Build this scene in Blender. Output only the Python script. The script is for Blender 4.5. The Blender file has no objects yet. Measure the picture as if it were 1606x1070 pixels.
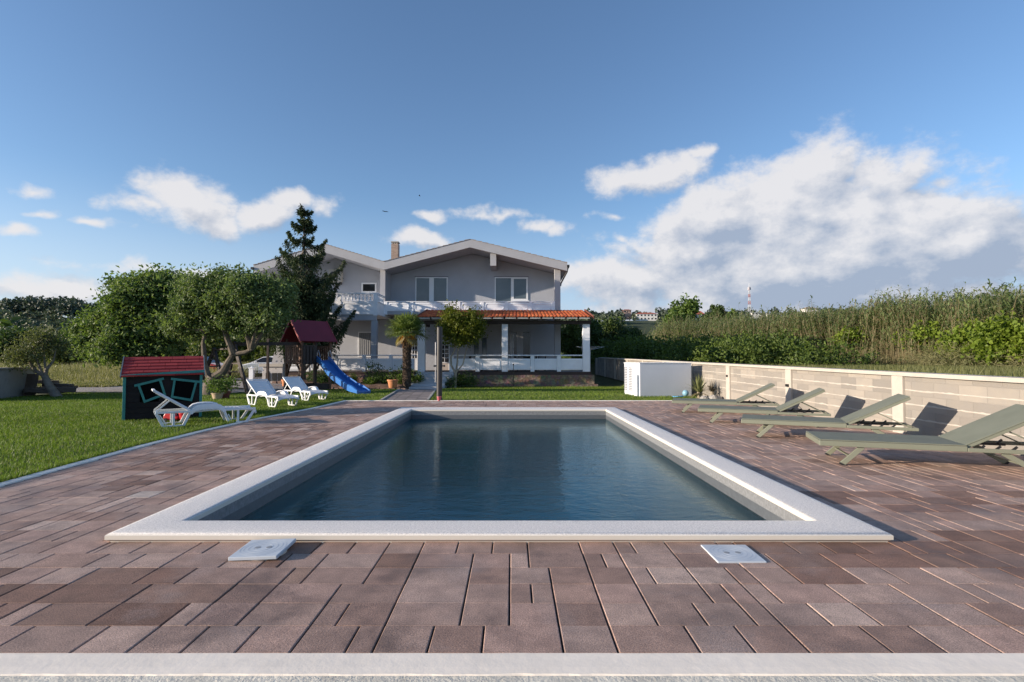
import bpy, math, random
import numpy as np
from mathutils import Vector, Matrix
R = math.radians
C = bpy.context.scene.collection
S = bpy.context.scene
F_PX = 834.0; TH = math.atan(29.5 / F_PX); CAM_H = 1.2

# ---------------------------------------------------------------- camera
cd = bpy.data.cameras.new('camera'); cam = bpy.data.objects.new('camera', cd); C.objects.link(cam)
cam.location = (0, 0, CAM_H); cam.rotation_euler = (R(90) + TH, 0, 0)
cd.sensor_width = 36; cd.lens = 36 * F_PX / 1606; cd.clip_end = 3000; cd.clip_start = 0.05
S.camera = cam
S.render.resolution_x = 1024; S.render.resolution_y = 682

# ---------------------------------------------------------------- light
SUN_DIR = Vector((1.0, 0.29, -0.235)).normalized()          # the way the light travels
SUN_EL = math.asin(-SUN_DIR.z)
SUN_AZ = math.atan2(-SUN_DIR.x, -SUN_DIR.y)                # compass bearing of the sun from +Y
EXPOSURE = 0.74
SKY_STRENGTH = 0.12
sl = bpy.data.lights.new('sun', 'SUN'); sl.energy = 4.4; sl.angle = R(0.5); sl.color = (1.0, 0.85, 0.69)
so = bpy.data.objects.new('sun', sl); C.objects.link(so)
so.rotation_euler = SUN_DIR.to_track_quat('-Z', 'Y').to_euler()
S.view_settings.view_transform = 'Standard'; S.view_settings.look = 'None'
S.view_settings.exposure = EXPOSURE; S.view_settings.gamma = 1


class NT:
    """small helper round a node tree"""
    def __init__(s, tree): s.t = tree; s.n = tree.nodes; s.l = tree.links
    def node(s, typ, **kw):
        n = s.n.new(typ)
        for k, v in kw.items(): setattr(n, k, v)
        return n
    def put(s, sock, v):
        if isinstance(v, bpy.types.NodeSocket): s.l.new(v, sock)
        elif v is not None: sock.default_value = v
    def math(s, op, a, b=None, c=None, clamp=False):
        n = s.node('ShaderNodeMath', operation=op, use_clamp=clamp)
        for i, v in enumerate((a, b, c)): s.put(n.inputs[i], v) if v is not None else None
        return n.outputs[0]
    def vec(s, op, a, b=None):
        n = s.node('ShaderNodeVectorMath', operation=op)
        s.put(n.inputs[0], a)
        if b is not None: s.put(n.inputs[1], b)
        return n.outputs['Value'] if op in ('LENGTH', 'DOT_PRODUCT') else n.outputs[0]
    def noise(s, vec, scale, detail=5, rough=.55, lac=2.0, dist=0):
        n = s.node('ShaderNodeTexNoise'); s.put(n.inputs['Vector'], vec)
        n.inputs['Scale'].default_value = scale; n.inputs['Detail'].default_value = detail
        n.inputs['Roughness'].default_value = rough; n.inputs['Lacunarity'].default_value = lac
        n.inputs['Distortion'].default_value = dist
        return n.outputs[0]
    def ramp(s, v, a, b, lo=0.0, hi=1.0, smooth=False):
        n = s.node('ShaderNodeMapRange', clamp=True)
        if smooth: n.interpolation_type = 'SMOOTHSTEP'
        s.put(n.inputs[0], v); n.inputs[1].default_value = a; n.inputs[2].default_value = b
        n.inputs[3].default_value = lo; n.inputs[4].default_value = hi
        return n.outputs[0]
    def mix(s, f, a, b, mode='MIX'):
        n = s.node('ShaderNodeMix', data_type='RGBA', blend_type=mode)
        s.put(n.inputs[0], f); s.put(n.inputs[6], c4(a)); s.put(n.inputs[7], c4(b))
        return n.outputs[2]
    def bump(s, h, strength=.3, dist=.01, normal=None):
        n = s.node('ShaderNodeBump'); s.put(n.inputs['Height'], h)
        n.inputs['Strength'].default_value = strength; n.inputs['Distance'].default_value = dist
        if normal is not None: s.put(n.inputs['Normal'], normal)
        return n.outputs[0]


def c4(c):
    if isinstance(c, (tuple, list)) and len(c) == 3: return (c[0], c[1], c[2], 1)
    return c


def px_dir(px, py):
    a = (px - 803) / F_PX; b = (535 - py) / F_PX; c, s = math.cos(TH), math.sin(TH)
    return a, c - b * s, s + b * c


def at(px, py, Y):
    """the point at depth Y on the line of sight of a photo pixel"""
    rx, ry, rz = px_dir(px, py); t = Y / ry
    return Vector((rx * t, Y, CAM_H + rz * t))


# ---------------------------------------------------------------- sky
W = bpy.data.worlds.new('World'); S.world = W; W.use_nodes = True
w = NT(W.node_tree); w.n.clear()
sky = w.node('ShaderNodeTexSky', sky_type='NISHITA', sun_disc=False, sun_elevation=SUN_EL, sun_rotation=SUN_AZ)
sky.air_density = 1.0; sky.dust_density = 0.6; sky.ozone_density = 2.2; sky.altitude = 0
tc = w.node('ShaderNodeTexCoord'); dirv = tc.outputs['Generated']
sep = w.node('ShaderNodeSeparateXYZ'); w.l.new(dirv, sep.inputs[0])
az = w.math('ARCTAN2', sep.outputs[0], sep.outputs[1]); el = w.math('ARCSINE', sep.outputs[2])
comb = w.node('ShaderNodeCombineXYZ'); w.l.new(az, comb.inputs[0]); w.l.new(el, comb.inputs[1])
P = comb.outputs[0]
# wobble the position so that no cloud keeps an elliptical outline
warp = w.node('ShaderNodeTexNoise'); w.l.new(P, warp.inputs['Vector']); warp.inputs['Scale'].default_value = 7; warp.inputs['Detail'].default_value = 4
wv = w.vec('MULTIPLY', w.vec('SUBTRACT', warp.outputs['Color'], (0.5, 0.5, 0.5)), (0.16, 0.10, 0))
PW = w.vec('ADD', P, wv)
BLOBS = [  # photo x, y, half width, half height, weight
 (1290, 285, 85, 70, 1.15), (1385, 262, 95, 48, 1.1), (1265, 340, 220, 90, 1.35), (1130, 345, 150, 60, 1.2), (1090, 400, 150, 60, 1.15),
 (1270, 430, 400, 95, 1.5), (1480, 395, 280, 95, 1.4), (1350, 360, 260, 100, 1.3), (1010, 272, 78, 30, .95), (1085, 244, 26, 12, .75), (1480, 272, 52, 22, .75),
 (1585, 290, 50, 12, .55), (980, 440, 150, 42, 1.1), (1570, 350, 70, 20, .9), (1350, 480, 600, 40, 1.3),
 (960, 335, 34, 8, .5), (968, 374, 20, 10, .6),
 (290, 318, 88, 46, 1.2), (335, 342, 70, 26, 1.0), (215, 325, 50, 18, .8), (420, 335, 62, 26, .85), (475, 312, 48, 28, 1.0), (525, 320, 24, 24, .6),
 (72, 327, 40, 9, .7), (75, 293, 30, 14, .6), (5, 350, 44, 16, .85), (155, 350, 32, 9, .7), (648, 381, 44, 20, 1.0), (675, 338, 22, 11, .7),
 (745, 336, 46, 8, .55), (800, 338, 44, 7, .45), (851, 353, 30, 13, .85), (300, 425, 160, 14, .55), (60, 452, 260, 26, .7), (560, 440, 80, 14, .35)]
def density(off, detail):
    PO = w.vec('ADD', P, off); PB = w.vec('ADD', PW, off); dn = None
    for bx_, by_, rx_, ry_, wt in BLOBS:
        d = px_dir(bx_, by_); a_ = math.atan2(d[0], d[1]); e_ = math.atan2(d[2], math.hypot(d[0], d[1])); ca = math.cos(a_)
        q = w.vec('MULTIPLY', w.vec('SUBTRACT', PB, (a_, e_, 0)), (F_PX / rx_ / ca ** 2 * .8, F_PX / ry_ / ca * .9, 0))
        v = w.math('MULTIPLY_ADD', w.vec('LENGTH', q), -wt, wt)
        dn = v if dn is None else w.math('SMOOTH_MAX', dn, v, .12)
    n = w.noise(w.vec('MULTIPLY', PO, (1, 1.35, 1)), 10.0, detail, .64)
    return dn, w.math('ADD', dn, w.math('MULTIPLY_ADD', n, 2.0, -1.0))
dens, dd = density((0, 0, 0), 11)
_, ds = density((-0.026, 0.024, 0), 5)
nl = w.noise(w.vec('MULTIPLY', P, (1, 2.2, 1)), 3.4, 3, .5)
cover = w.ramp(dd, -0.02, 0.62, 0, 0.94, True)
lit = w.math('MULTIPLY_ADD', w.math('SUBTRACT', dd, ds), 1.15, 0.60)
lit = w.math('ADD', lit, w.ramp(dens, .35, 1.1, 0.10, -0.16))
lit = w.math('ADD', lit, w.math('MULTIPLY_ADD', nl, 1.5, -0.75))
lit = w.math('ADD', lit, w.ramp(el, 0.02, .26, -0.26, 0.16))
lit = w.math('ADD', lit, w.ramp(az, .1, .75, 0.06, -0.16), clamp=True)
ccol = w.mix(lit, (1.85, 2.2, 2.85), (4.15, 4.08, 4.15))
skyc = w.mix(1.0, sky.outputs[0], (0.84, 0.92, 1.04), 'MULTIPLY')
hz = w.ramp(el, 0.0, 0.30, 0.72, 0.0, True)
skyc = w.mix(hz, skyc, w.mix(w.ramp(az, -.8, .5), (3.5, 3.9, 4.6), (2.2, 2.75, 3.9)))
skyf = w.mix(cover, skyc, ccol)
bg = w.node('ShaderNodeBackground'); w.l.new(skyf, bg.inputs[0]); bg.inputs[1].default_value = SKY_STRENGTH
wo = w.node('ShaderNodeOutputWorld'); w.l.new(bg.outputs[0], wo.inputs[0])


# ---------------------------------------------------------------- helpers
def tag(o, label=None, cat=None, group=None, kind=None):
    if label: o['label'] = label
    if cat: o['category'] = cat
    if group: o['group'] = group
    if kind: o['kind'] = kind
    return o


def thing(name, label, cat, loc=(0, 0, 0), rz=0, group=None):
    o = bpy.data.objects.new(name, None); C.objects.link(o); o.empty_display_size = .2
    o.location = loc; o.rotation_euler = (0, 0, rz)
    return tag(o, label, cat, group)


def copy_tree(o, parent=None):
    c = o.copy(); C.objects.link(c); c.parent = parent
    for ch in list(o.children): copy_tree(ch, c)
    return c


def dup(root, loc, rz, label, scale=None):
    r = copy_tree(root); r.location = loc; r.rotation_euler = (0, 0, rz); r['label'] = label
    if scale: r.scale = (scale,) * 3 if not isinstance(scale, tuple) else scale
    return r


def link_mesh(name, me, mat, parent=None, smooth=False):
    if isinstance(mat, (list, tuple)):
        for m in mat: me.materials.append(m)
    elif mat: me.materials.append(mat)
    if smooth: me.shade_smooth()
    o = bpy.data.objects.new(name, me); C.objects.link(o)
    if parent: o.parent = parent
    return o


def np_obj(name, V, Q, mat, parent=None, smooth=False, col=None):
    V = np.asarray(V, dtype=np.float32); Q = np.asarray(Q, dtype=np.int32); k = Q.shape[1]
    me = bpy.data.meshes.new(name)
    me.vertices.add(len(V)); me.vertices.foreach_set('co', V.ravel())
    me.loops.add(Q.size); me.loops.foreach_set('vertex_index', Q.ravel())
    me.polygons.add(len(Q)); me.polygons.foreach_set('loop_start', np.arange(len(Q), dtype=np.int32) * k)
    me.polygons.foreach_set('loop_total', np.full(len(Q), k, dtype=np.int32))
    me.update(calc_edges=True)
    if not smooth: me.shade_flat()
    if col is not None:
        a = me.color_attributes.new('tint', 'FLOAT_COLOR', 'POINT')
        a.data.foreach_set('color', np.asarray(col, dtype=np.float32).ravel())
    return link_mesh(name, me, mat, parent, smooth)


class MB:
    def __init__(s): s.v = []; s.f = []; s.smooth_from = None
    def add(s, vs, fs):
        n = len(s.v); s.v += [tuple(v) for v in vs]; s.f += [tuple(i + n for i in f) for f in fs]; return s
    def box(s, x0, x1, y0, y1, z0, z1):
        return s.add([(x, y, z) for z in (z0, z1) for y in (y0, y1) for x in (x0, x1)],
                     [(0, 2, 3, 1), (4, 5, 7, 6), (0, 1, 5, 4), (2, 6, 7, 3), (0, 4, 6, 2), (1, 3, 7, 5)])
    def obox(s, c, size, m=None):
        m = m or Matrix.Identity(3); h = [d / 2 for d in size]; c = Vector(c)
        return s.add([c + m @ Vector((x * h[0], y * h[1], z * h[2])) for z in (-1, 1) for y in (-1, 1) for x in (-1, 1)],
                     [(0, 2, 3, 1), (4, 5, 7, 6), (0, 1, 5, 4), (2, 6, 7, 3), (0, 4, 6, 2), (1, 3, 7, 5)])
    def bar(s, p0, p1, wd, ht, side=(0, 1, 0)):
        """rectangular bar from p0 to p1; wd along side, ht across"""
        p0 = Vector(p0); p1 = Vector(p1); d = (p1 - p0); L = d.length; d.normalize()
        sd = Vector(side); sd = (sd - d * sd.dot(d)).normalized(); up = d.cross(sd)
        m = Matrix((d, sd, up)).transposed()
        return s.obox((p0 + p1) / 2, (L, wd, ht), m)
    def tube(s, pts, rad, n=8, cap=True):
        pts = [Vector(p) for p in pts]; k = len(pts)
        if not isinstance(rad, (list, tuple)): rad = [rad] * k
        u = None; rings = []
        for i, p in enumerate(pts):
            d = (pts[min(i + 1, k - 1)] - pts[max(i - 1, 0)]).normalized()
            if u is None: u = d.orthogonal().normalized()
            u = (u - d * u.dot(d))
            u = u.normalized() if u.length > 1e-6 else d.orthogonal().normalized()
            v = d.cross(u)
            rings.append([p + (u * math.cos(2 * math.pi * j / n) + v * math.sin(2 * math.pi * j / n)) * rad[i] for j in range(n)])
        vs = [q for r in rings for q in r]
        fs = [(i * n + j, i * n + (j + 1) % n, (i + 1) * n + (j + 1) % n, (i + 1) * n + j) for i in range(k - 1) for j in range(n)]
        if cap: fs += [tuple(range(n - 1, -1, -1)), tuple((k - 1) * n + j for j in range(n))]
        return s.add(vs, fs)
    def lathe(s, prof, c=(0, 0, 0), n=16):
        vs = [(c[0] + r * math.cos(2 * math.pi * j / n), c[1] + r * math.sin(2 * math.pi * j / n), c[2] + z) for r, z in prof for j in range(n)]
        k = len(prof)
        fs = [(i * n + j, i * n + (j + 1) % n, (i + 1) * n + (j + 1) % n, (i + 1) * n + j) for i in range(k - 1) for j in range(n)]
        fs += [tuple(range(n - 1, -1, -1)), tuple((k - 1) * n + j for j in range(n))]
        return s.add(vs, fs)
    def prism(s, poly, a0, a1, axis='y'):
        """polygon in the two other axes extruded along axis"""
        def mk(p, a):
            return (p[0], a, p[1]) if axis == 'y' else ((a, p[0], p[1]) if axis == 'x' else (p[0], p[1], a))
        n = len(poly); vs = [mk(p, a0) for p in poly] + [mk(p, a1) for p in poly]
        fs = [tuple(range(n)), tuple(range(2 * n - 1, n - 1, -1))] + [(i, i + n, (i + 1) % n + n, (i + 1) % n) for i in range(n)]
        return s.add(vs, fs)
    def build(s, name, mat, parent=None, bevel=0, smooth=False, seg=2, fix=True):
        me = bpy.data.meshes.new(name); me.from_pydata(s.v, [], s.f); me.update()
        if fix:
            import bmesh
            bm = bmesh.new(); bm.from_mesh(me); bmesh.ops.recalc_face_normals(bm, faces=bm.faces); bm.to_mesh(me); bm.free()
        o = link_mesh(name, me, mat, parent, smooth)
        if smooth:
            me.set_sharp_from_angle(angle=R(40))
        if bevel:
            b = o.modifiers.new('bevel', 'BEVEL'); b.width = bevel; b.segments = seg; b.limit_method = 'ANGLE'; b.angle_limit = R(40)
        return o


def scaled(c, k): return tuple(min(1, max(0, x * k)) for x in c[:3])


def new_mat(name):
    m = bpy.data.materials.new(name); m.use_nodes = True; t = NT(m.node_tree)
    return m, t, t.n['Principled BSDF']


def M(name, col, rough=.7, var=.15, vs=3., bump=0, bs=60., metal=0, spec=.5, isl=0, col2=None, dirt=0, coat=0, bd=.01):
    m, t, b = new_mat(name)
    o = t.node('ShaderNodeTexCoord').outputs['Object']
    n = t.noise(o, vs, 7, .6)
    f = t.ramp(n, .3, .7)
    c = t.mix(f, scaled(col, 1 - var), col2 if col2 else scaled(col, 1 + var))
    if isl:
        g = t.node('ShaderNodeNewGeometry').outputs['Random Per Island']
        k = t.ramp(g, 0, 1, 1 - isl, 1 + isl)
        cc = t.node('ShaderNodeCombineColor'); [t.l.new(k, cc.inputs[i]) for i in range(3)]
        c = t.mix(1.0, c, cc.outputs[0], 'MULTIPLY')
    if dirt:
        c = t.mix(t.ramp(t.noise(o, vs * 2.7, 8, .7), .52, .75, 0, dirt), c, scaled(col, .35))
    t.l.new(c, b.inputs['Base Color'])
    b.inputs['Roughness'].default_value = rough; b.inputs['Metallic'].default_value = metal
    b.inputs['Specular IOR Level'].default_value = spec; b.inputs['Coat Weight'].default_value = coat
    if bump: t.l.new(t.bump(t.noise(o, bs, 6, .65), bump, bd), b.inputs['Normal'])
    return m


def leaf_mat(name, c1, c2, trans=.35, clump=1.2, c3=None, rough=.55):
    m, t, b = new_mat(name)
    g = t.node('ShaderNodeNewGeometry').outputs['Random Per Island']
    o = t.node('ShaderNodeTexCoord').outputs['Object']
    f = t.math('ADD', t.math('MULTIPLY', g, .6), t.math('MULTIPLY_ADD', t.ramp(t.noise(o, clump, 3), .35, .65), .6, -.1), clamp=True)
    c = t.mix(f, c1, c2)
    if c3: c = t.mix(t.ramp(g, .86, .93), c, c3)
    t.l.new(c, b.inputs['Base Color']); b.inputs['Roughness'].default_value = rough
    b.inputs['Specular IOR Level'].default_value = .35
    tr = t.node('ShaderNodeBsdfTranslucent'); t.l.new(t.mix(1.0, c, (1.15, 1.25, .6), 'MULTIPLY'), tr.inputs[0])
    mx = t.node('ShaderNodeMixShader'); mx.inputs[0].default_value = trans
    t.l.new(b.outputs[0], mx.inputs[1]); t.l.new(tr.outputs[0], mx.inputs[2])
    t.l.new(mx.outputs[0], t.n['Material Output'].inputs[0])
    return m


def rng(seed): return np.random.default_rng(seed)


def unit(a): return a / np.maximum(np.linalg.norm(a, axis=-1, keepdims=True), 1e-9)


def leaf_quads(P, size, r, aspect=.5, D=None, updown=None, fold=.25):
    """rhombic folded leaves at points P"""
    n = len(P)
    if D is None: D = unit(r.normal(size=(n, 3)))
    else: D = unit(D)
    U = unit(np.cross(D, r.normal(size=(n, 3)))); Nn = np.cross(D, U)
    sz = (size * r.uniform(.6, 1.35, n))[:, None] if np.isscalar(size) else np.asarray(size)[:, None]
    V = np.empty((n, 4, 3))
    V[:, 0] = P - D * sz * .5
    V[:, 1] = P + U * sz * aspect * .5 + Nn * sz * fold * aspect
    V[:, 2] = P + D * sz * .5
    V[:, 3] = P - U * sz * aspect * .5 + Nn * sz * fold * aspect
    return V.reshape(-1, 3), np.arange(n * 4).reshape(-1, 4)


def crown_points(lobes, nclump, per, cr, r, bias=2.4, flat=.8):
    vol = np.array([l[3] * l[4] * l[5] for l in lobes]) ** .75; vol /= vol.sum()
    idx = r.choice(len(lobes), nclump, p=vol); L = np.array(lobes)[idx]
    d = unit(r.normal(size=(nclump, 3))); rad = r.uniform(0, 1, nclump) ** (1 / bias)
    cc = L[:, :3] + d * rad[:, None] * L[:, 3:6]
    k = r.integers(int(per * .4), int(per * 1.6) + 1, nclump)
    ci = np.repeat(np.arange(nclump), k)
    off = r.normal(size=(len(ci), 3)) * (np.array([1, 1, flat]) * cr) * r.uniform(.55, 1.25, nclump)[ci][:, None]
    return cc, cc[ci] + off, off


def crown(name, parent, lobes, nclump, per, size, mat, seed, cr=.3, aspect=.5, bias=2.4, zmin=None, droop=0):
    r = rng(seed); cc, P_, off = crown_points(lobes, nclump, per, cr, r, bias)
    if zmin is not None: P_ = P_[P_[:, 2] > zmin]
    D = None
    if droop: D = r.normal(size=P_.shape) + np.array([0, 0, -droop])
    V, Q = leaf_quads(P_, size, r, aspect, D)
    return np_obj(name, V, Q, mat, parent), cc


def wood(name, parent, trunk, rad, targets, mat, seed, n=9, start=.35, twig=.4, tn=5):
    rd = random.Random(seed); m = MB(); tr = [Vector(p) for p in trunk]
    m.tube(tr, rad, n)
    k = len(tr)
    for tg in targets:
        tg = Vector(tg); best = min(range(int((k - 1) * start), k), key=lambda i: (tr[i] - tg).length * (1 if tr[i].z < tg.z else 2) + rd.random() * .5)
        p0 = tr[best]; r0 = rad[best] * rd.uniform(.4, .65); mid = p0.lerp(tg, .45) + Vector((rd.uniform(-1, 1), rd.uniform(-1, 1), rd.uniform(-.2, 1))) * (tg - p0).length * .14
        pts = [p0, p0.lerp(mid, .5) + Vector((rd.uniform(-1, 1), rd.uniform(-1, 1), 0)) * .03, mid, mid.lerp(tg, .5), tg]
        m.tube(pts, [r0, r0 * .8, r0 * .55, r0 * .35, r0 * .12], tn)
    return m.build(name, mat, parent, smooth=True, fix=False)


def simple_tree(name, label, loc, lobes, trunk_h, tr, nclump, per, size, lm, seed, group=None, cr=.4, aspect=.55, lean=(0, 0), nb=9, wm=None, cat='tree', bias=2.4):
    t = thing(name, label, cat, loc, 0, group)
    rd = random.Random(seed)
    _, cc = crown('crown', t, lobes, nclump, per, size, lm, seed, cr, aspect, bias)
    top = Vector((lean[0], lean[1], trunk_h))
    pts = [Vector((0, 0, -.25)), Vector((lean[0] * .1, lean[1] * .1, .1)), top * .45 + Vector((rd.uniform(-.1, .1), 0, 0)) * tr * 3, top, top + Vector((lean[0] * .2, 0, trunk_h * .3))]
    idx = np.random.default_rng(seed).choice(len(cc), min(nb, len(cc)), replace=False)
    wood('trunk', t, pts, [tr * 1.35, tr * 1.1, tr * .9, tr * .7, tr * .4], [cc[i] for i in idx], wm or BARK, seed, start=.6)
    return t
#@@MATS
# ---------------------------------------------------------------- materials
BARK = M('bark', (.16, .13, .10), .9, .35, 6, .8, 28, isl=0, bd=.02)
BARK_PALE = M('pale bark', (.34, .29, .22), .9, .3, 6, .7, 28, bd=.02)
STUCCO = M('grey stucco', (.42, .435, .475), .9, .05, 1.3, .35, 160, bd=.006)
STUCCO_L = M('light plaster', (.40, .405, .43), .85, .06, 1.5, .25, 120, bd=.004)
WHITE = M('white paint', (.82, .84, .88), .6, .05, 2.2, .15, 60, dirt=.06, bd=.003)
PVC = M('white plastic frame', (.80, .81, .83), .35, .02, 2)
GLASS = None
def glass():
    m, t, b = new_mat('window glass')
    o = t.node('ShaderNodeTexCoord').outputs['Object']
    c = t.mix(t.ramp(t.noise(o, .8, 3), .35, .65), (.085, .115, .14), (.12, .15, .175))
    t.l.new(c, b.inputs['Base Color']); b.inputs['Roughness'].default_value = .12; b.inputs['Specular IOR Level'].default_value = .6
    return m
GLASS = glass()
DARKGLASS = M('dark glass', (.02, .022, .026), .08, .2, 2)
DARKWOOD = M('dark stained timber', (.035, .022, .018), .65, .35, 5, .4, 70, bd=.004)
BROWNWOOD = M('brown timber', (.15, .075, .045), .7, .3, 5, .5, 60, isl=.25, bd=.004)
OLDWOOD = M('weathered timber', (.13, .10, .085), .9, .35, 4, .7, 40, isl=.3, bd=.008)
SAGE = M('sage painted aluminium', (.195, .205, .155), .42, .04, 3, .08, 120, bd=.001)
def sling():
    m, t, b = new_mat('sage textile sling')
    o = t.node('ShaderNodeTexCoord').outputs['Object']
    wv_ = t.node('ShaderNodeTexWave', wave_type='BANDS', bands_direction='X'); t.l.new(o, wv_.inputs[0]); wv_.inputs['Scale'].default_value = 90
    wy = t.node('ShaderNodeTexWave', wave_type='BANDS', bands_direction='Y'); t.l.new(o, wy.inputs[0]); wy.inputs['Scale'].default_value = 90
    h = t.math('ADD', wv_.outputs[1], wy.outputs[1])
    c = t.mix(t.ramp(t.noise(o, 4, 5), .35, .65), (.16, .172, .13), (.185, .197, .15))
    t.l.new(c, b.inputs['Base Color']); b.inputs['Roughness'].default_value = .8
    t.l.new(t.bump(h, .25, .002), b.inputs['Normal'])
    return m
SLING = sling()
RUBBER = M('black rubber', (.015, .015, .016), .6, .2, 20)
BLACKMETAL = M('black metal', (.02, .02, .022), .4, .2, 10)
PLASTIC = M('white garden plastic', (.74, .75, .77), .42, .04, 4, .05, 60, dirt=.08, bd=.002)
BLUEP = M('blue moulded plastic', (.03, .16, .48), .35, .1, 3)
REDROOF = M('maroon roof board', (.19, .016, .03), .6, .15, 2, .2, 40, bd=.003)
REDTRIM = M('pale red trim', (.30, .05, .055), .6, .1, 4)
TERRA = M('terracotta', (.58, .24, .11), .8, .12, 6, .3, 60, bd=.003)
TEAL = M('teal paint', (.035, .22, .20), .6, .15, 6, .2, 50, bd=.002)
DARKBOARD = M('dark brown boards', (.007, .005, .006), .85, .35, 5, .4, 50, isl=.35, bd=.003)
CONC = M('grey concrete', (.36, .34, .31), .9, .2, 2, .5, 40, dirt=.2, bd=.006)
CREAM = M('cream plaster', (.47, .43, .375), .85, .08, 5, .55, 32, dirt=.10, bd=.008)
BLACK = M('black plastic', (.012, .012, .014), .4, .1, 10)
GREYHOOD = M('grey hood plaster', (.38, .37, .38), .85, .08, 3)


def stone_mat(name, c1, c2, scale=5):
    m, t, b = new_mat(name)
    o = t.node('ShaderNodeTexCoord').outputs['Object']
    v = t.node('ShaderNodeTexVoronoi'); t.l.new(t.vec('ADD', o, t.vec('MULTIPLY', t.node('ShaderNodeTexNoise').outputs['Color'], (.2, .2, .2))), v.inputs['Vector']); v.inputs['Scale'].default_value = scale
    c = t.mix(t.ramp(t.noise(o, 9, 8, .7), .3, .7), c1, c2)
    c = t.mix(.4, c, t.mix(1.0, c, v.outputs['Color'], 'MULTIPLY'))
    t.l.new(c, b.inputs['Base Color']); b.inputs['Roughness'].default_value = .95
    t.l.new(t.bump(t.math('ADD', t.noise(o, 14, 8, .7), v.outputs['Distance']), .8, .04), b.inputs['Normal'])
    return m
STONE = stone_mat('rough stone render', (.13, .095, .07), (.33, .25, .19))


def coping_mat():
    m, t, b = new_mat('bush hammered white concrete')
    o = t.node('ShaderNodeTexCoord').outputs['Object']
    n = t.noise(o, 95, 5, .75); big = t.noise(o, 1.7, 5, .6)
    # the rolled outer edge is smoother and creamier than the stippled top
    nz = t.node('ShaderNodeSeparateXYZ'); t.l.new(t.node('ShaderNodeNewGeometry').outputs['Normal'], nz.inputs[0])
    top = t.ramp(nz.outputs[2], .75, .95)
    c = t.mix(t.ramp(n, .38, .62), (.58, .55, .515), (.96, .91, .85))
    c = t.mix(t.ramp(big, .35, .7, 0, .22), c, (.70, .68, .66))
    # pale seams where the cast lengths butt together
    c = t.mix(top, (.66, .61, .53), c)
    t.l.new(c, b.inputs['Base Color']); b.inputs['Roughness'].default_value = .8
    h = t.math('MULTIPLY', t.noise(o, 80, 6, .75), top)
    t.l.new(t.bump(h, .9, .008), b.inputs['Normal'])
    return m


def paver_mat():
    m, t, b = new_mat('concrete pavers')
    o = t.node('ShaderNodeTexCoord').outputs['Object']
    a = t.node('ShaderNodeVertexColor'); a.layer_name = 'tint'
    c = a.outputs[0]
    mott = t.noise(o, 7, 6, .6)
    c = t.mix(t.ramp(mott, .3, .75), t.mix(1.0, c, (.80, .77, .76), 'MULTIPLY'), t.mix(1.0, c, (1.34, 1.27, 1.22), 'MULTIPLY'))
    # brown water stains
    st = t.math('MULTIPLY', t.ramp(t.noise(o, 1.3, 5, .6, dist=.6), .50, .62), t.ramp(t.noise(o, 5, 6, .6), .32, .58))
    c = t.mix(t.math('MULTIPLY', st, .5), c, (.085, .052, .037))
    # pale bloom
    st2 = t.math('MULTIPLY', t.ramp(t.noise(t.vec('ADD', o, (31, 7, 0)), 1.9, 6, .65), .54, .72), .6)
    c = t.mix(st2, c, (.33, .26, .235))
    sp = t.noise(o, 170, 4, .8)
    c = t.mix(t.ramp(sp, .36, .64), t.mix(1.0, c, (.50, .50, .50), 'MULTIPLY'), t.mix(1.0, c, (1.5, 1.5, 1.48), 'MULTIPLY'))
    t.l.new(c, b.inputs['Base Color'])
    rr = t.ramp(st, 0, 1, .78, .5); t.l.new(rr, b.inputs['Roughness']); b.inputs['Specular IOR Level'].default_value = .4
    h = t.math('ADD', t.math('MULTIPLY', sp, .6), t.noise(o, 90, 5, .7))
    t.l.new(t.bump(h, .65, .004), b.inputs['Normal'])
    return m


def lawn_mat():
    m, t, b = new_mat('lawn soil and thatch')
    o = t.node('ShaderNodeTexCoord').outputs['Object']
    c = t.mix(t.ramp(t.noise(o, .6, 6, .6), .35, .65), (.075, .125, .018), (.12, .17, .026))
    c = t.mix(t.ramp(t.noise(o, 45, 4, .7), .3, .7, 0, .6), c, (.03, .05, .01))
    t.l.new(c, b.inputs['Base Color']); b.inputs['Roughness'].default_value = .95
    t.l.new(t.bump(t.noise(o, 60, 5, .8), 1, .03), b.inputs['Normal'])
    return m


def ground_mat():
    m, t, b = new_mat('field ground')
    o = t.node('ShaderNodeTexCoord').outputs['Object']
    c = t.mix(t.ramp(t.noise(o, .25, 7, .65), .35, .65), (.085, .105, .03), (.13, .13, .05))
    c = t.mix(t.ramp(t.noise(o, 6, 6, .7), .4, .7, 0, .6), c, (.06, .055, .03))
    t.l.new(c, b.inputs['Base Color']); b.inputs['Roughness'].default_value = 1
    t.l.new(t.bump(t.noise(o, 9, 8, .8), 1, .08), b.inputs['Normal'])
    return m


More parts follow.
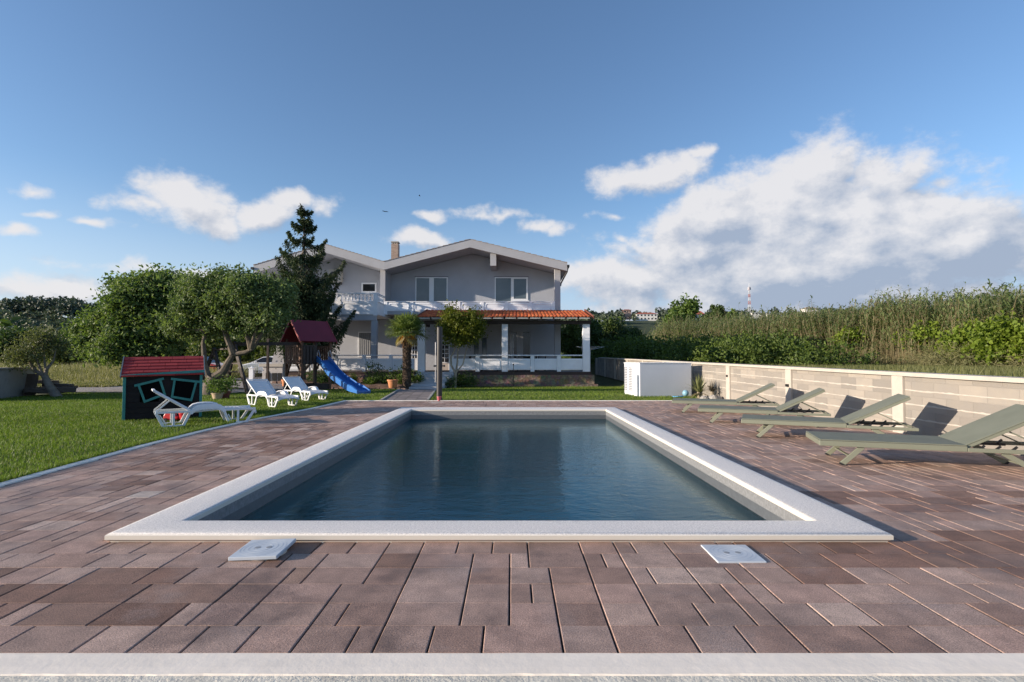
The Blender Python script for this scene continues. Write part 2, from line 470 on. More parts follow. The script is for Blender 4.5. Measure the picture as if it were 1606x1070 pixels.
def water_mat():
    m, t, b = new_mat('pool water'); t.n.remove(b)
    o = t.node('ShaderNodeTexCoord').outputs['Object']
    s1 = t.noise(t.vec('MULTIPLY', o, (1.0, 1.5, 1)), 4.5, 4, .55, dist=.4)
    s2 = t.noise(t.vec('MULTIPLY', o, (1.0, 1.7, 1)), 15, 3, .5, dist=.3)
    h = t.math('ADD', t.math('MULTIPLY', s1, 1.0), t.math('MULTIPLY', s2, .42))
    bp = t.bump(h, .30, .020)
    fr = t.node('ShaderNodeFresnel'); fr.inputs['IOR'].default_value = 1.33; t.l.new(bp, fr.inputs['Normal'])
    gl = t.node('ShaderNodeBsdfGlossy'); gl.inputs['Roughness'].default_value = .0; t.l.new(bp, gl.inputs['Normal'])
    gl.inputs[0].default_value = (.74, .92, .98, 1)
    rf = t.node('ShaderNodeBsdfRefraction'); rf.inputs['IOR'].default_value = 1.33; rf.inputs['Roughness'].default_value = .02
    rf.inputs[0].default_value = (.17, .66, .70, 1); t.l.new(bp, rf.inputs['Normal'])
    tp = t.node('ShaderNodeBsdfTransparent'); tp.inputs[0].default_value = (.17, .66, .70, 1)
    a = t.node('ShaderNodeMixShader'); a.inputs[0].default_value = .5
    t.l.new(rf.outputs[0], a.inputs[1]); t.l.new(tp.outputs[0], a.inputs[2])
    x = t.node('ShaderNodeMixShader'); t.l.new(fr.outputs[0], x.inputs[0]); t.l.new(a.outputs[0], x.inputs[1]); t.l.new(gl.outputs[0], x.inputs[2])
    t.l.new(x.outputs[0], t.n['Material Output'].inputs[0])
    return m


def liner_mat():
    m, t, b = new_mat('grey mottled pool liner')
    o = t.node('ShaderNodeTexCoord').outputs['Object']
    c = t.mix(t.ramp(t.noise(o, 30, 6, .7), .35, .65), (.34, .42, .44), (.50, .56, .56))
    t.l.new(c, b.inputs['Base Color']); b.inputs['Roughness'].default_value = .55
    return m


def block_mat():
    m, t, b = new_mat('concrete block wall')
    o = t.node('ShaderNodeTexCoord').outputs['Object']
    sp = t.node('ShaderNodeSeparateXYZ'); t.l.new(o, sp.inputs[0])
    # undo the slope of the wall so that the courses follow its top
    z = t.math('SUBTRACT', sp.outputs[2], t.math('MULTIPLY', sp.outputs[1], .0125))
    cb = t.node('ShaderNodeCombineXYZ'); t.l.new(sp.outputs[1], cb.inputs[0]); t.l.new(z, cb.inputs[1])
    br = t.node('ShaderNodeTexBrick'); t.l.new(t.vec('ADD', cb.outputs[0], (0, 3 * .225 - .829 + .004, 0)), br.inputs['Vector'])
    br.inputs['Scale'].default_value = 1; br.inputs['Brick Width'].default_value = .455; br.inputs['Row Height'].default_value = .225
    br.inputs['Mortar Size'].default_value = .004; br.inputs['Mortar Smooth'].default_value = .3; br.inputs['Bias'].default_value = 0
    br.inputs['Color1'].default_value = (.20, .185, .165, 1); br.inputs['Color2'].default_value = (.36, .32, .27, 1); br.inputs['Mortar'].default_value = (.33, .30, .26, 1)
    c = t.mix(t.ramp(t.noise(o, 3.2, 7, .65), .35, .7, 0, .5), br.outputs[0], (.21, .205, .20))
    c = t.mix(t.ramp(t.noise(o, 120, 4, .7), .3, .7, 0, .35), c, (.42, .37, .31))
    t.l.new(c, b.inputs['Base Color']); b.inputs['Roughness'].default_value = .92
    h = t.math('ADD', t.math('MULTIPLY', br.outputs['Fac'], -1.2), t.math('MULTIPLY', t.noise(o, 70, 6, .75), .7))
    t.l.new(t.bump(h, .8, .010), b.inputs['Normal'])
    return m


def tile_mat():
    m, t, b = new_mat('orange clay tiles')
    o = t.node('ShaderNodeTexCoord').outputs['Object']
    a = t.node('ShaderNodeVertexColor'); a.layer_name = 'tint'
    c = t.mix(t.ramp(t.noise(o, 3, 7, .7), .45, .8, 0, .35), a.outputs[0], (.20, .07, .035))
    t.l.new(c, b.inputs['Base Color']); b.inputs['Roughness'].default_value = .75
    t.l.new(t.bump(t.noise(o, 70, 5, .7), .3, .006), b.inputs['Normal'])
    return m


def shingle_mat():
    m, t, b = new_mat('red roof shingles')
    o = t.node('ShaderNodeTexCoord').outputs['Object']
    a = t.node('ShaderNodeNewGeometry').outputs['Random Per Island']
    c = t.mix(a, (.34, .02, .022), (.50, .045, .042))
    c = t.mix(t.ramp(t.noise(o, 200, 3, .7), .3, .7, 0, .4), c, (.13, .015, .02))
    t.l.new(c, b.inputs['Base Color']); b.inputs['Roughness'].default_value = .85
    return m


def brick_mat():
    m, t, b = new_mat('chimney brick')
    o = t.node('ShaderNodeTexCoord').outputs['Object']
    sp = t.node('ShaderNodeSeparateXYZ'); t.l.new(o, sp.inputs[0])
    cb = t.node('ShaderNodeCombineXYZ'); t.l.new(t.math('ADD', sp.outputs[0], sp.outputs[1]), cb.inputs[0]); t.l.new(sp.outputs[2], cb.inputs[1])
    br = t.node('ShaderNodeTexBrick'); t.l.new(cb.outputs[0], br.inputs['Vector']); br.inputs['Scale'].default_value = 1
    br.inputs['Brick Width'].default_value = .25; br.inputs['Row Height'].default_value = .08; br.inputs['Mortar Size'].default_value = .008
    br.inputs['Color1'].default_value = (.30, .20, .15, 1); br.inputs['Color2'].default_value = (.42, .30, .22, 1); br.inputs['Mortar'].default_value = (.36, .33, .30, 1)
    t.l.new(br.outputs[0], b.inputs['Base Color']); b.inputs['Roughness'].default_value = .9
    return m


# ---------------------------------------------------------------- ground
def sstep(a, b, x):
    t = np.clip((x - a) / (b - a), 0, 1); return t * t * (3 - 2 * t)


def terrain(X, Y):
    X = np.asarray(X, float); Y = np.asarray(Y, float)
    z = -.32 * sstep(21, 26.5, Y) * sstep(-12, -8.5, X) * (1 - sstep(6.0, 6.6, X))
    z = z + (.80 + 0 * X) * sstep(6.48, 6.58, X)
    return z


def zt(x, y): return float(terrain(x, y))


def axis(*segs):
    out = []
    for a, b, st in segs: out += list(np.arange(a, b, st))
    return np.array(sorted(set(round(v, 3) for v in out)))


def grid_obj(name, xs, ys, zf, mat, drop=0, parent=None, mask=None):
    XX, YY = np.meshgrid(xs, ys); ZZ = zf(XX, YY) + drop
    V = np.stack([XX, YY, ZZ], -1).reshape(-1, 3); nx, ny = len(xs), len(ys)
    i = np.arange(ny - 1)[:, None] * nx + np.arange(nx - 1)[None]
    Q = np.stack([i, i + 1, i + nx + 1, i + nx], -1).reshape(-1, 4)
    if mask is not None:
        cx = (XX[:-1, :-1] + XX[1:, 1:]) / 2; cy = (YY[:-1, :-1] + YY[1:, 1:]) / 2
        Q = Q[mask(cx, cy).reshape(-1)]
        used = np.unique(Q); mp = np.full(len(V), -1); mp[used] = np.arange(len(used)); V = V[used]; Q = mp[Q]
    return np_obj(name, V, Q, mat, parent, True)


GX = axis((-1500, -300, 200), (-300, -60, 30), (-60, -20, 4), (-20, -8, .6), (-8, -5.8, .6), (-5.8, 6.4, .5), (6.4, 6.7, .02), (6.7, 30, 1.5), (30, 80, 5), (80, 300, 30), (300, 1600, 200))
GY = axis((-60, -4, 8), (-4, 16, 1), (16, 30, .5), (30, 80, 5), (80, 300, 30), (300, 2600, 250))
POOL = (-2.33, 2.17, 3.83, 12.35)     # inner edge of the coping
POOLO = (-2.672, 2.502, 3.53, 12.90)  # outer edge
def hole(cx, cy): return ~((cx > -6.5) & (cx < 6.9) & (cy > 1) & (cy < 16.9) & (terrain(cx, cy) < .3) & ((cx > -5.8)) & (cy < 16) & (cx < 6.4))
ground = grid_obj('ground', GX, GY, terrain, ground_mat(), -.03, mask=hole)
tag(ground, kind='structure')
LAWN = lawn_mat()


def kerb_x(Y): return np.interp(Y, [-2, 2.2, 5, 7.4, 9, 10.6, 13.2, 15.6], [-4.5, -4.62, -4.84, -5.10, -5.17, -5.15, -4.88, -4.84])


# lawn: the garden left of the deck and the strip between the deck and the house
lx = axis((-16.4, 6.3, .35)); ly = axis((1, 15.5, .5), (15.5, 30.2, .35))
def lawn_mask(cx, cy):
    left = (cx < kerb_x(cy) + .3) & (cy < 15.9)
    back = (cy >= 15.5)
    drive = (cx < -8.6) & (cy > 20.2)
    return (left | back) & ~drive
lawn = grid_obj('lawn', lx, ly, terrain, LAWN, -.012, mask=lawn_mask); tag(lawn, kind='structure')

# slab under the pavers (bedding sand, dark in the joints)
BED = M('dark joint sand', (.03, .026, .024), .95, .3, 20, .5, 90)
b = MB()
ys_ = np.arange(2.0, 15.7, .8); 
def bedstrip(x0f, x1f, y0, y1):
    n = max(2, int((y1 - y0) / .8)); yy = np.linspace(y0, y1, n)
    for i in range(n - 1):
        b.add([(x0f(yy[i]), yy[i], -.016), (x1f(yy[i]), yy[i], -.016), (x1f(yy[i + 1]), yy[i + 1], -.016), (x0f(yy[i + 1]), yy[i + 1], -.016)], [(0, 1, 2, 3)])
c_ = lambda v: (lambda y: v)
bedstrip(kerb_x, c_(6.5), 2.05, POOLO[2] + .04); bedstrip(kerb_x, c_(6.5), POOLO[3] - .04, 15.56)
bedstrip(kerb_x, c_(POOLO[0] + .04), POOLO[2] + .04, POOLO[3] - .04); bedstrip(c_(POOLO[1] - .04), c_(6.5), POOLO[2] + .04, POOLO[3] - .04)
tag(b.build('paving_bed', BED), kind='structure')


def paving():
    r = random.Random(5); V = []; Fc = []; T = []
    U = .1125; rowh = .224; y = 2.222; x0 = -5.3; x1 = 6.42
    base = [(.37, .262, .215), (.42, .285, .235), (.31, .21, .17), (.47, .345, .285), (.39, .29, .245), (.25, .16, .125), (.55, .43, .36), (.36, .235, .185)]
    wts = [5, 5, 4, 3, 4, 2.2, 1.0, 3]
    breaks = None; gx = .0040; 
    def fresh():
        bs = [x0 + r.choice([0, U])]
        while bs[-1] < x1: bs.append(bs[-1] + U * r.choice([2, 2, 2, 2, 3, 3, 1]))
        return bs
    k = 0
    while y < 15.53:
        h = rowh
        if breaks is None: breaks = fresh()
        else:
            nb = [breaks[0]]
            for i in range(1, len(breaks) - 1):
                q = r.random(); p = breaks[i]
                if q < .46: nb.append(p)
                elif q < .76: nb.append(p + U * r.choice([-1, 1]))
                elif q < .90: pass
                else: nb += [p, p + U]
            nb = sorted(set(round(v, 4) for v in nb)); o = [nb[0]]
            for v in nb[1:]:
                if v - o[-1] > .36 + .01:
                    o.append(o[-1] + round((v - o[-1]) / 2 / U) * U)
                if v - o[-1] >= U - .001: o.append(v)
            breaks = o
            while breaks[-1] < x1: breaks.append(breaks[-1] + 2 * U)
        y1 = min(y + h, 15.545)
        for i in range(len(breaks) - 1):
            ax, bx2 = breaks[i], breaks[i + 1]
            yc = (y + y1) / 2
            kx = float(kerb_x(yc)) + .005
            ax = max(ax, kx); bx2 = min(bx2, 6.40)
            if bx2 - ax < .03: continue
            rects = [(ax, bx2, y, y1)]
            # cut out the pool
            PX0, PX1, PY0, PY1 = POOLO[0] + .03, POOLO[1] - .03, POOLO[2] + .03, POOLO[3] - .03
            out = []
            for (a, b2, c, d) in rects:
                if b2 <= PX0 or a >= PX1 or d <= PY0 or c >= PY1: out.append((a, b2, c, d)); continue
                if a < PX0: out.append((a, PX0, c, d))
                if b2 > PX1: out.append((PX1, b2, c, d))
                if c < PY0: out.append((max(a, PX0), min(b2, PX1), c, PY0))
                if d > PY1: out.append((max(a, PX0), min(b2, PX1), PY1, d))
            # now and then two rows are one long paver: no cross joint
            for (a, b2, c, d) in out:
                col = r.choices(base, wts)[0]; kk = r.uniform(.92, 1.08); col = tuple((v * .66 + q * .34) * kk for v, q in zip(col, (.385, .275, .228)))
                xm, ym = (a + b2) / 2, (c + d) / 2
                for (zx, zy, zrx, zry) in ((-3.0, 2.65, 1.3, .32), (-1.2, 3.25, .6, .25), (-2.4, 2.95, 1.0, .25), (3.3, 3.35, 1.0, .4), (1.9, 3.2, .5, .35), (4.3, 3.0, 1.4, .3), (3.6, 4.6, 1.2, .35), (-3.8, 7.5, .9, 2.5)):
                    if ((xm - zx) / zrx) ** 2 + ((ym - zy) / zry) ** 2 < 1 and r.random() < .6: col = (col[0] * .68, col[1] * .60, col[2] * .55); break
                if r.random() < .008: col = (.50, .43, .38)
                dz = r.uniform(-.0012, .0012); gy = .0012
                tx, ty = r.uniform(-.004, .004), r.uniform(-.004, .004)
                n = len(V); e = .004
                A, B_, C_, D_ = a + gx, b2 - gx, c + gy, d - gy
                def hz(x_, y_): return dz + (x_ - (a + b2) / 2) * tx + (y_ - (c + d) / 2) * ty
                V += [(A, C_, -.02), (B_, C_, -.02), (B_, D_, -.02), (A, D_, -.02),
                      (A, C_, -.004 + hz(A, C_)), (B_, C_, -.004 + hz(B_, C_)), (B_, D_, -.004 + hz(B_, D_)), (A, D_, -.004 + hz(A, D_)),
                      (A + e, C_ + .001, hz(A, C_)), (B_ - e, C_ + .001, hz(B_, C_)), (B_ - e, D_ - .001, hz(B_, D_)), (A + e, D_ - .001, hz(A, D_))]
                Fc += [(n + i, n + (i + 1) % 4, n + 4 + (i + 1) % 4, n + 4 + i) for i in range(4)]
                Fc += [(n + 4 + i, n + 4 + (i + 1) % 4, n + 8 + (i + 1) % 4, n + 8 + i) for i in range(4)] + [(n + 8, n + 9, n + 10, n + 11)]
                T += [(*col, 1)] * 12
        y += h; k += 1
    o = np_obj('paving', V, Fc, paver_mat(), col=T); tag(o, kind='structure')
paving()

# kerbs round the deck
kb = MB()
yy = np.linspace(1.2, 15.62, 40)
for i in range(39):
    a, b2 = yy[i], yy[i + 1]; xa, xb = float(kerb_x(a)), float(kerb_x(b2)); 
    kb.add([(xa - .10, a, -.1), (xa, a, -.1), (xb, b2, -.1), (xb - .10, b2, -.1), (xa - .10, a, .012), (xa, a, .012), (xb, b2, .012), (xb - .10, b2, .012)],
           [(4, 5, 6, 7), (0, 4, 7, 3), (1, 2, 6, 5)] + ([(0, 1, 5, 4)] if i == 0 else []) + ([(2, 3, 7, 6)] if i == 38 else []))
kb.box(float(kerb_x(15.6)) - .10, 5.35, 15.56, 15.65, -.1, .014)
tag(kb.build('kerb', M('white concrete kerb', (.90, .84, .75), .85, .12, 4, .4, 60, dirt=.25, bd=.004), bevel=.006), kind='structure')
# front edge: a plastered strip and the rougher block edge below it
xs = np.linspace(-4.8, 6.5, 260); r_ = rng(3)
def edge(name, y0, y1, z, mat, j0, j1):
    V = []; Q = []
    rows = [(y0, j0, z - .18), (y0, j0, z - .006), (y0 + .006, j0, z), (y0 * .67 + y1 * .33, 0, z + .001), (y0 * .33 + y1 * .67, 0, z), (y1 - .004, j1, z), (y1, j1, z - .05)]
    ja = np.cumsum(r_.normal(size=len(xs))) ; ja = (ja - np.convolve(ja, np.ones(15) / 15, 'same')) ; ja[:8] = 0; ja[-8:] = 0
    jb = r_.normal(size=len(xs))
    for (yv, j, zv) in rows:
        for i, x in enumerate(xs): V.append((x, yv + j * (ja[i] * .6 + jb[i] * .5), zv))
    n = len(xs)
    for k in range(len(rows) - 1):
        for i in range(n - 1): Q.append((k * n + i, k * n + i + 1, (k + 1) * n + i + 1, (k + 1) * n + i))
    return tag(np_obj(name, V, Q, mat, smooth=False), kind='structure')
edge('deck_edge', 2.068, 2.222, .0015, M('white plastered edge', (.92, .82, .69), .85, .07, 2.5, .35, 14, dirt=.12, bd=.006), .0022, .0006)
BE = MB(); BE.box(-5.2, 6.9, 1.6, 2.066, -.4, -.0015); tag(BE.build('deck_block_edge', M('rough block edge', (.70, .66, .56), .95, .2, 7, 1, 55, dirt=.35, bd=.012)), kind='structure')

# ---------------------------------------------------------------- pool
pool = thing('swimming_pool', 'rectangular swimming pool with white stippled concrete coping and grey lining', 'pool', (0, 8.1, 0))
def coping():
    prof = [(-.004, .014), (-.004, .046), (.006, .057), (.02, .061), (.10, .062), (.20, .062), (.30, .061), (.328, .057), (.342, .046), (.342, .02), (.318, .004), (.318, -.05)]
    # offset outwards from the inner edge
    x0, x1, y0, y1 = POOL
    V = []; Q = []
    wl, wr, wn, wf = POOL[0] - POOLO[0], POOLO[1] - POOL[1], POOL[2] - POOLO[2], POOLO[3] - POOL[3]
    for o, z in prof:
        k = o / .342
        V += [(x0 - wl * k, y0 - wn * k - 8.1, z), (x1 + wr * k, y0 - wn * k - 8.1, z), (x1 + wr * k, y1 + wf * k - 8.1, z), (x0 - wl * k, y1 + wf * k - 8.1, z)]
    n = len(prof)
    for i in range(n - 1):
        for j in range(4): Q.append((i * 4 + j, i * 4 + (j + 1) % 4, (i + 1) * 4 + (j + 1) % 4, (i + 1) * 4 + j))
    me = bpy.data.meshes.new('coping'); me.from_pydata(V, [], Q); me.update()
    import bmesh
    bm = bmesh.new(); bm.from_mesh(me); bmesh.ops.recalc_face_normals(bm, faces=bm.faces); bm.to_mesh(me); bm.free()
    o = link_mesh('coping', me, coping_mat(), pool, True); me.set_sharp_from_angle(angle=R(35))
coping()
LINER = liner_mat()
ib = MB(); x0, x1, y0, y1 = POOL[0] - .004, POOL[1] + .004, POOL[2] - 8.1 - .004, POOL[3] - 8.1 + .004
ib.box(x0 - .1, x0, y0 - .1, y1 + .1, -1.5, .02); ib.box(x1, x1 + .1, y0 - .1, y1 + .1, -1.5, .02)
ib.box(x0, x1, y0 - .1, y0, -1.5, .02); ib.box(x0, x1, y1, y1 + .1, -1.5, .02)
ib.box(x0 - .1, x1 + .1, y0 - .1, y1 + .1, -1.6, -1.5)
# corner steps at the far left
ib.box(x0 + .001, x0 + 1.6, y1 - .45, y1 - .001, -1.499, -.45); ib.box(x0 + .001, x0 + 1.6, y1 - .9, y1 - .451, -1.499, -.8)
ib.build('basin', LINER, pool)
# waterline band of the lining, darker where it is wet
wl = MB(); zt0, zt1 = -.19, -.075
wl.box(x0, x0 + .004, y0, y1, zt0, zt1); wl.box(x1 - .004, x1, y0, y1, zt0, zt1); wl.box(x0 + .004, x1 - .004, y1 - .004, y1, zt0, zt1)
wl.build('waterline_band', M('wet grey liner', (.10, .11, .12), .4, .12, 20), pool)
up = MB()
up.box(x0, x0 + .003, y0, y1, zt1, .020); up.box(x1 - .003, x1, y0, y1, zt1, .020); up.box(x0 + .003, x1 - .003, y1 - .003, y1, zt1, .020)
up.build('upper_band', M('dry grey liner', (.20, .205, .21), .6, .25, 35), pool)
# wall jets
for (jx, jy) in ((x0 + .01, -3.2), (x0 + .01, 2.6)): jt = MB(); jt.tube([(jx - .01, jy, -.42), (jx + .02, jy, -.42)], .05, 16); jt.build('inlet_nozzle', PVC, pool)
wt = grid_obj('water', np.linspace(POOL[0] - .002, POOL[1] + .002, 8), np.linspace(POOL[2] - .002, POOL[3] + .002, 14), lambda X, Y: X * 0 - .165, water_mat())
tag(wt, kind='structure')

# skimmer covers
def cover():
    t = thing('skimmer_cover', 'x', 'manhole cover', group='square white plastic covers in the paving')
    m = MB(); m.box(-.145, .145, -.145, .145, -.01, .012); m.build('lid', PLASTIC_G, t, bevel=.004)
    m = MB()
    for rr in (.055, .085, .112, .132):
        pts = [(rr * math.cos(a), rr * math.sin(a), .0125) for a in np.linspace(0, 2 * math.pi, 40)]
        m.tube(pts, .0005, 4, False)
    m.build('ring', M('ring grey', (.44, .48, .53), .5), t)
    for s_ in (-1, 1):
        m = MB(); m.lathe([(.018, .010), (.018, .0128), (.014, .0132)], (s_ * .035, 0, 0), 14); m.build('finger_hole_shade', M('shadowed grip', (.25, .27, .29), .5), t)  # raised disc, the shade of a finger hole is put into its grey
    return t
PLASTIC_G = M('pale grey plastic', (.50, .55, .60), .45, .05, 12, .08, 60, dirt=.1, bd=.002)
cv = cover(); cv.location = (1.362, 3.332, -.003); cv['label'] = 'flat square skimmer cover before the right half of the pool'
cv2 = dup(cv, (-1.545, 3.352, .022), 0, 'raised square skimmer cover before the left half of the pool, resting on its ring')
cv2.rotation_euler = (R(1.5), R(-2), 0)
m = MB(); m.lathe([(.128, -.05), (.128, -.012), (.12, -.0105)], (0.01, -.008, 0), 26); m.build('collar', M('cream collar', (.62, .55, .46), .7), cv2)
#@@P3
# ---------------------------------------------------------------- boundary wall on the right
WX = 6.40
def shear(o, x0=None):
    me = o.data; n = len(me.vertices); a = np.empty(n * 3, np.float32); me.vertices.foreach_get('co', a); a = a.reshape(-1, 3)
    a[:, 2] += .0125 * a[:, 1]; me.vertices.foreach_set('co', a.ravel()); me.update(); return o
bw = thing('boundary_wall', 'long cream concrete block wall with plastered pillars and cap beside the deck', 'wall', (WX, 6.5, 0))
WT = .97
m = MB()
for i in range(0, 40): m.box(0, .2, -5.5 + i, -4.5 + i, WT - 1.3, WT - .06)
shear(m.build('block_face', block_mat(), bw))
PIL = [5.35 - 6.5, 8.80 - 6.5, 12.27 - 6.5, 15.70 - 6.5, 18.95 - 6.5, 22.4 - 6.5, 25.9 - 6.5, 29.4 - 6.5, 33 - 6.5, 36.5 - 6.5, 40 - 6.5]
r_ = random.Random(4)
m = MB()      # smeared bed joints, proud of the blocks and uneven
for kx in range(1, 4):
    z = WT - .06 - .085 - (kx - 1) * .225 - (.14 if kx else 0) + .0
    z = WT - .06 - kx * .225 + .084 - .084
    y = -5.4; up = .011; dn = .011
    ys2 = np.arange(-5.4, 20, .055); 
    U_ = .007 + .006 * np.abs(np.convolve(rng(kx).normal(size=len(ys2)), np.ones(3) / 1.7, 'same')); D_ = .006 + .005 * np.abs(np.convolve(rng(kx + 9).normal(size=len(ys2)), np.ones(3) / 1.7, 'same'))
    for i in range(len(ys2) - 1):
        a, b2 = ys2[i], ys2[i + 1]
        m.add([(-.0005, a, z - D_[i]), (-.0005, b2, z - D_[i + 1]), (-.0005, b2, z + U_[i + 1]), (-.0005, a, z + U_[i]),
               (-.005, a, z - D_[i] * .6), (-.005, b2, z - D_[i + 1] * .6), (-.005, b2, z + U_[i + 1] * .6), (-.005, a, z + U_[i] * .6)],
              [(4, 5, 6, 7), (0, 1, 5, 4), (7, 6, 2, 3)])
shear(m.build('mortar_joints', CREAM, bw))
for p in PIL:
    m = MB(); m.box(-.05, .1, p - .125, p + .125, WT - 1.3, WT - .062); shear(m.build('pillar', CREAM, bw, bevel=.01))
m = MB()
for i in range(0, 38): m.box(-.065, .23, -5.5 + i * 1.0, -4.5 + i * 1.0, WT - .06, WT)
o = shear(m.build('cap', CREAM, bw))
for p in PIL[3:5]:
    m = MB(); m.tube([(-.05, p, WT - .36 + .0125 * p), (-.085, p, WT - .36 + .0125 * p)], .034, 14); m.build('round_wall_light', BLACK, bw)
for p in PIL[0:3]:
    m = MB(); m.box(-.085, -.05, p - .055, p + .055, WT - .46 + .0125 * p, WT - .40 + .0125 * p); m.build('square_wall_light', BLACK, bw, bevel=.004)

# ---------------------------------------------------------------- sage green loungers on the deck
def lounger(ang=30):
    t = thing('sun_lounger', 'x', 'sun lounger', group='sage green sun loungers along the block wall')
    Wd = .74; L = 2.25; pv = 1.40
    m = MB(); m.box(0, pv, 0, .03, .215, .275); m.box(0, pv, Wd - .03, Wd, .215, .275); m.box(0, .035, .031, Wd - .031, .216, .274)
    m.build('seat_frame', SAGE, t, bevel=.006)
    m = MB(); m.box(.004, pv - .004, .004, Wd - .004, .278, .289); m.build('seat_sling', SLING, t, bevel=.004)
    m = MB(); m.box(pv + .002, L, 0, .03, .215, .258); m.box(pv + .002, L, Wd - .03, Wd, .215, .258); m.box(L - .04, L, .031, Wd - .031, .217, .255)
    m.build('rear_rail', SAGE, t, bevel=.006)
    a = R(ang); u = Vector((math.cos(a), 0, math.sin(a))); nn = Vector((-math.sin(a), 0, math.cos(a))); p0 = Vector((pv + .01, 0, .262)); LB = .86
    m = MB()
    m.bar(p0 + Vector((0, .055, 0)), p0 + u * LB + Vector((0, .055, 0)), .03, .035); m.bar(p0 + Vector((0, Wd - .055, 0)), p0 + u * LB + Vector((0, Wd - .055, 0)), .03, .035)
    m.bar(p0 + u * (LB - .02) + Vector((0, .071, 0)), p0 + u * (LB - .02) + Vector((0, Wd - .071, 0)), .035, .032, side=tuple(u))
    bf = m.build('backrest_frame', SAGE, t, bevel=.005)
    m = MB(); m.bar(p0 + nn * .024 + Vector((0, Wd / 2, 0)), p0 + u * (LB + .004) + nn * .024 + Vector((0, Wd / 2, 0)), Wd - .07, .011)
    m.build('backrest_sling', SLING, t, bevel=.004)
    for s_ in (.075, Wd - .075):
        m = MB(); m.bar(p0 + u * .42 - nn * .02 + Vector((0, s_, 0)), (pv + .80, s_, .235), .022, .014); st = m.build('support_strut', SAGE, t, bevel=.003)
        m = MB(); m.bar((pv + .05, s_ - .022, .23), (pv + .62, s_ - .022, .23), .012, .03)
        for k in range(4): m.bar((pv + .12 + k * .14, s_ - .022, .24), (pv + .17 + k * .14, s_ - .022, .285), .012, .022)
        m.build('ratchet', BLACKMETAL, st)
    for x_t, x_b in ((.44, .23), (1.72, 2.05)):
        for s_ in (.045, Wd - .045):
            m = MB(); m.bar((x_t, s_, .217), (x_b, s_, .012), .028, .055); lg = m.build('leg', SAGE, t, bevel=.004)
            m = MB(); m.bar((x_b + (x_t - x_b) * .05, s_, .018), (x_b, s_, -.001), .032, .06); m.build('rubber_foot', RUBBER, lg)
        xm = x_b + (x_t - x_b) * .45; zm = .217 * .45
        m = MB(); m.bar((xm, .06, zm), (xm, Wd - .06, zm), .014, .03, side=(0, 0, 1)); m.build('stretcher', SAGE, t)
    return t
LG = lounger(28)
LAB = ['sage green sun lounger nearest the camera, its raised back cut by the right picture edge',
       'sage green sun lounger second nearest the camera, with its back below a wall pillar',
       'sage green sun lounger third from the camera along the block wall',
       'sage green sun lounger farthest from the camera, in front of the spiky yucca']
spots = [(3.53, 6.14, -18, 1), (3.56, 8.30, -25, 1), (3.55, 10.2, -23, .98), (3.64, 12.15, -20, .98)]
for i, (x, y, a, sc) in enumerate(spots):
    o = LG if i == 0 else copy_tree(LG)
    o.location = (x, y, .001); o.rotation_euler = (0, 0, R(a)); o['label'] = LAB[i]; o.scale = (sc, sc, sc)

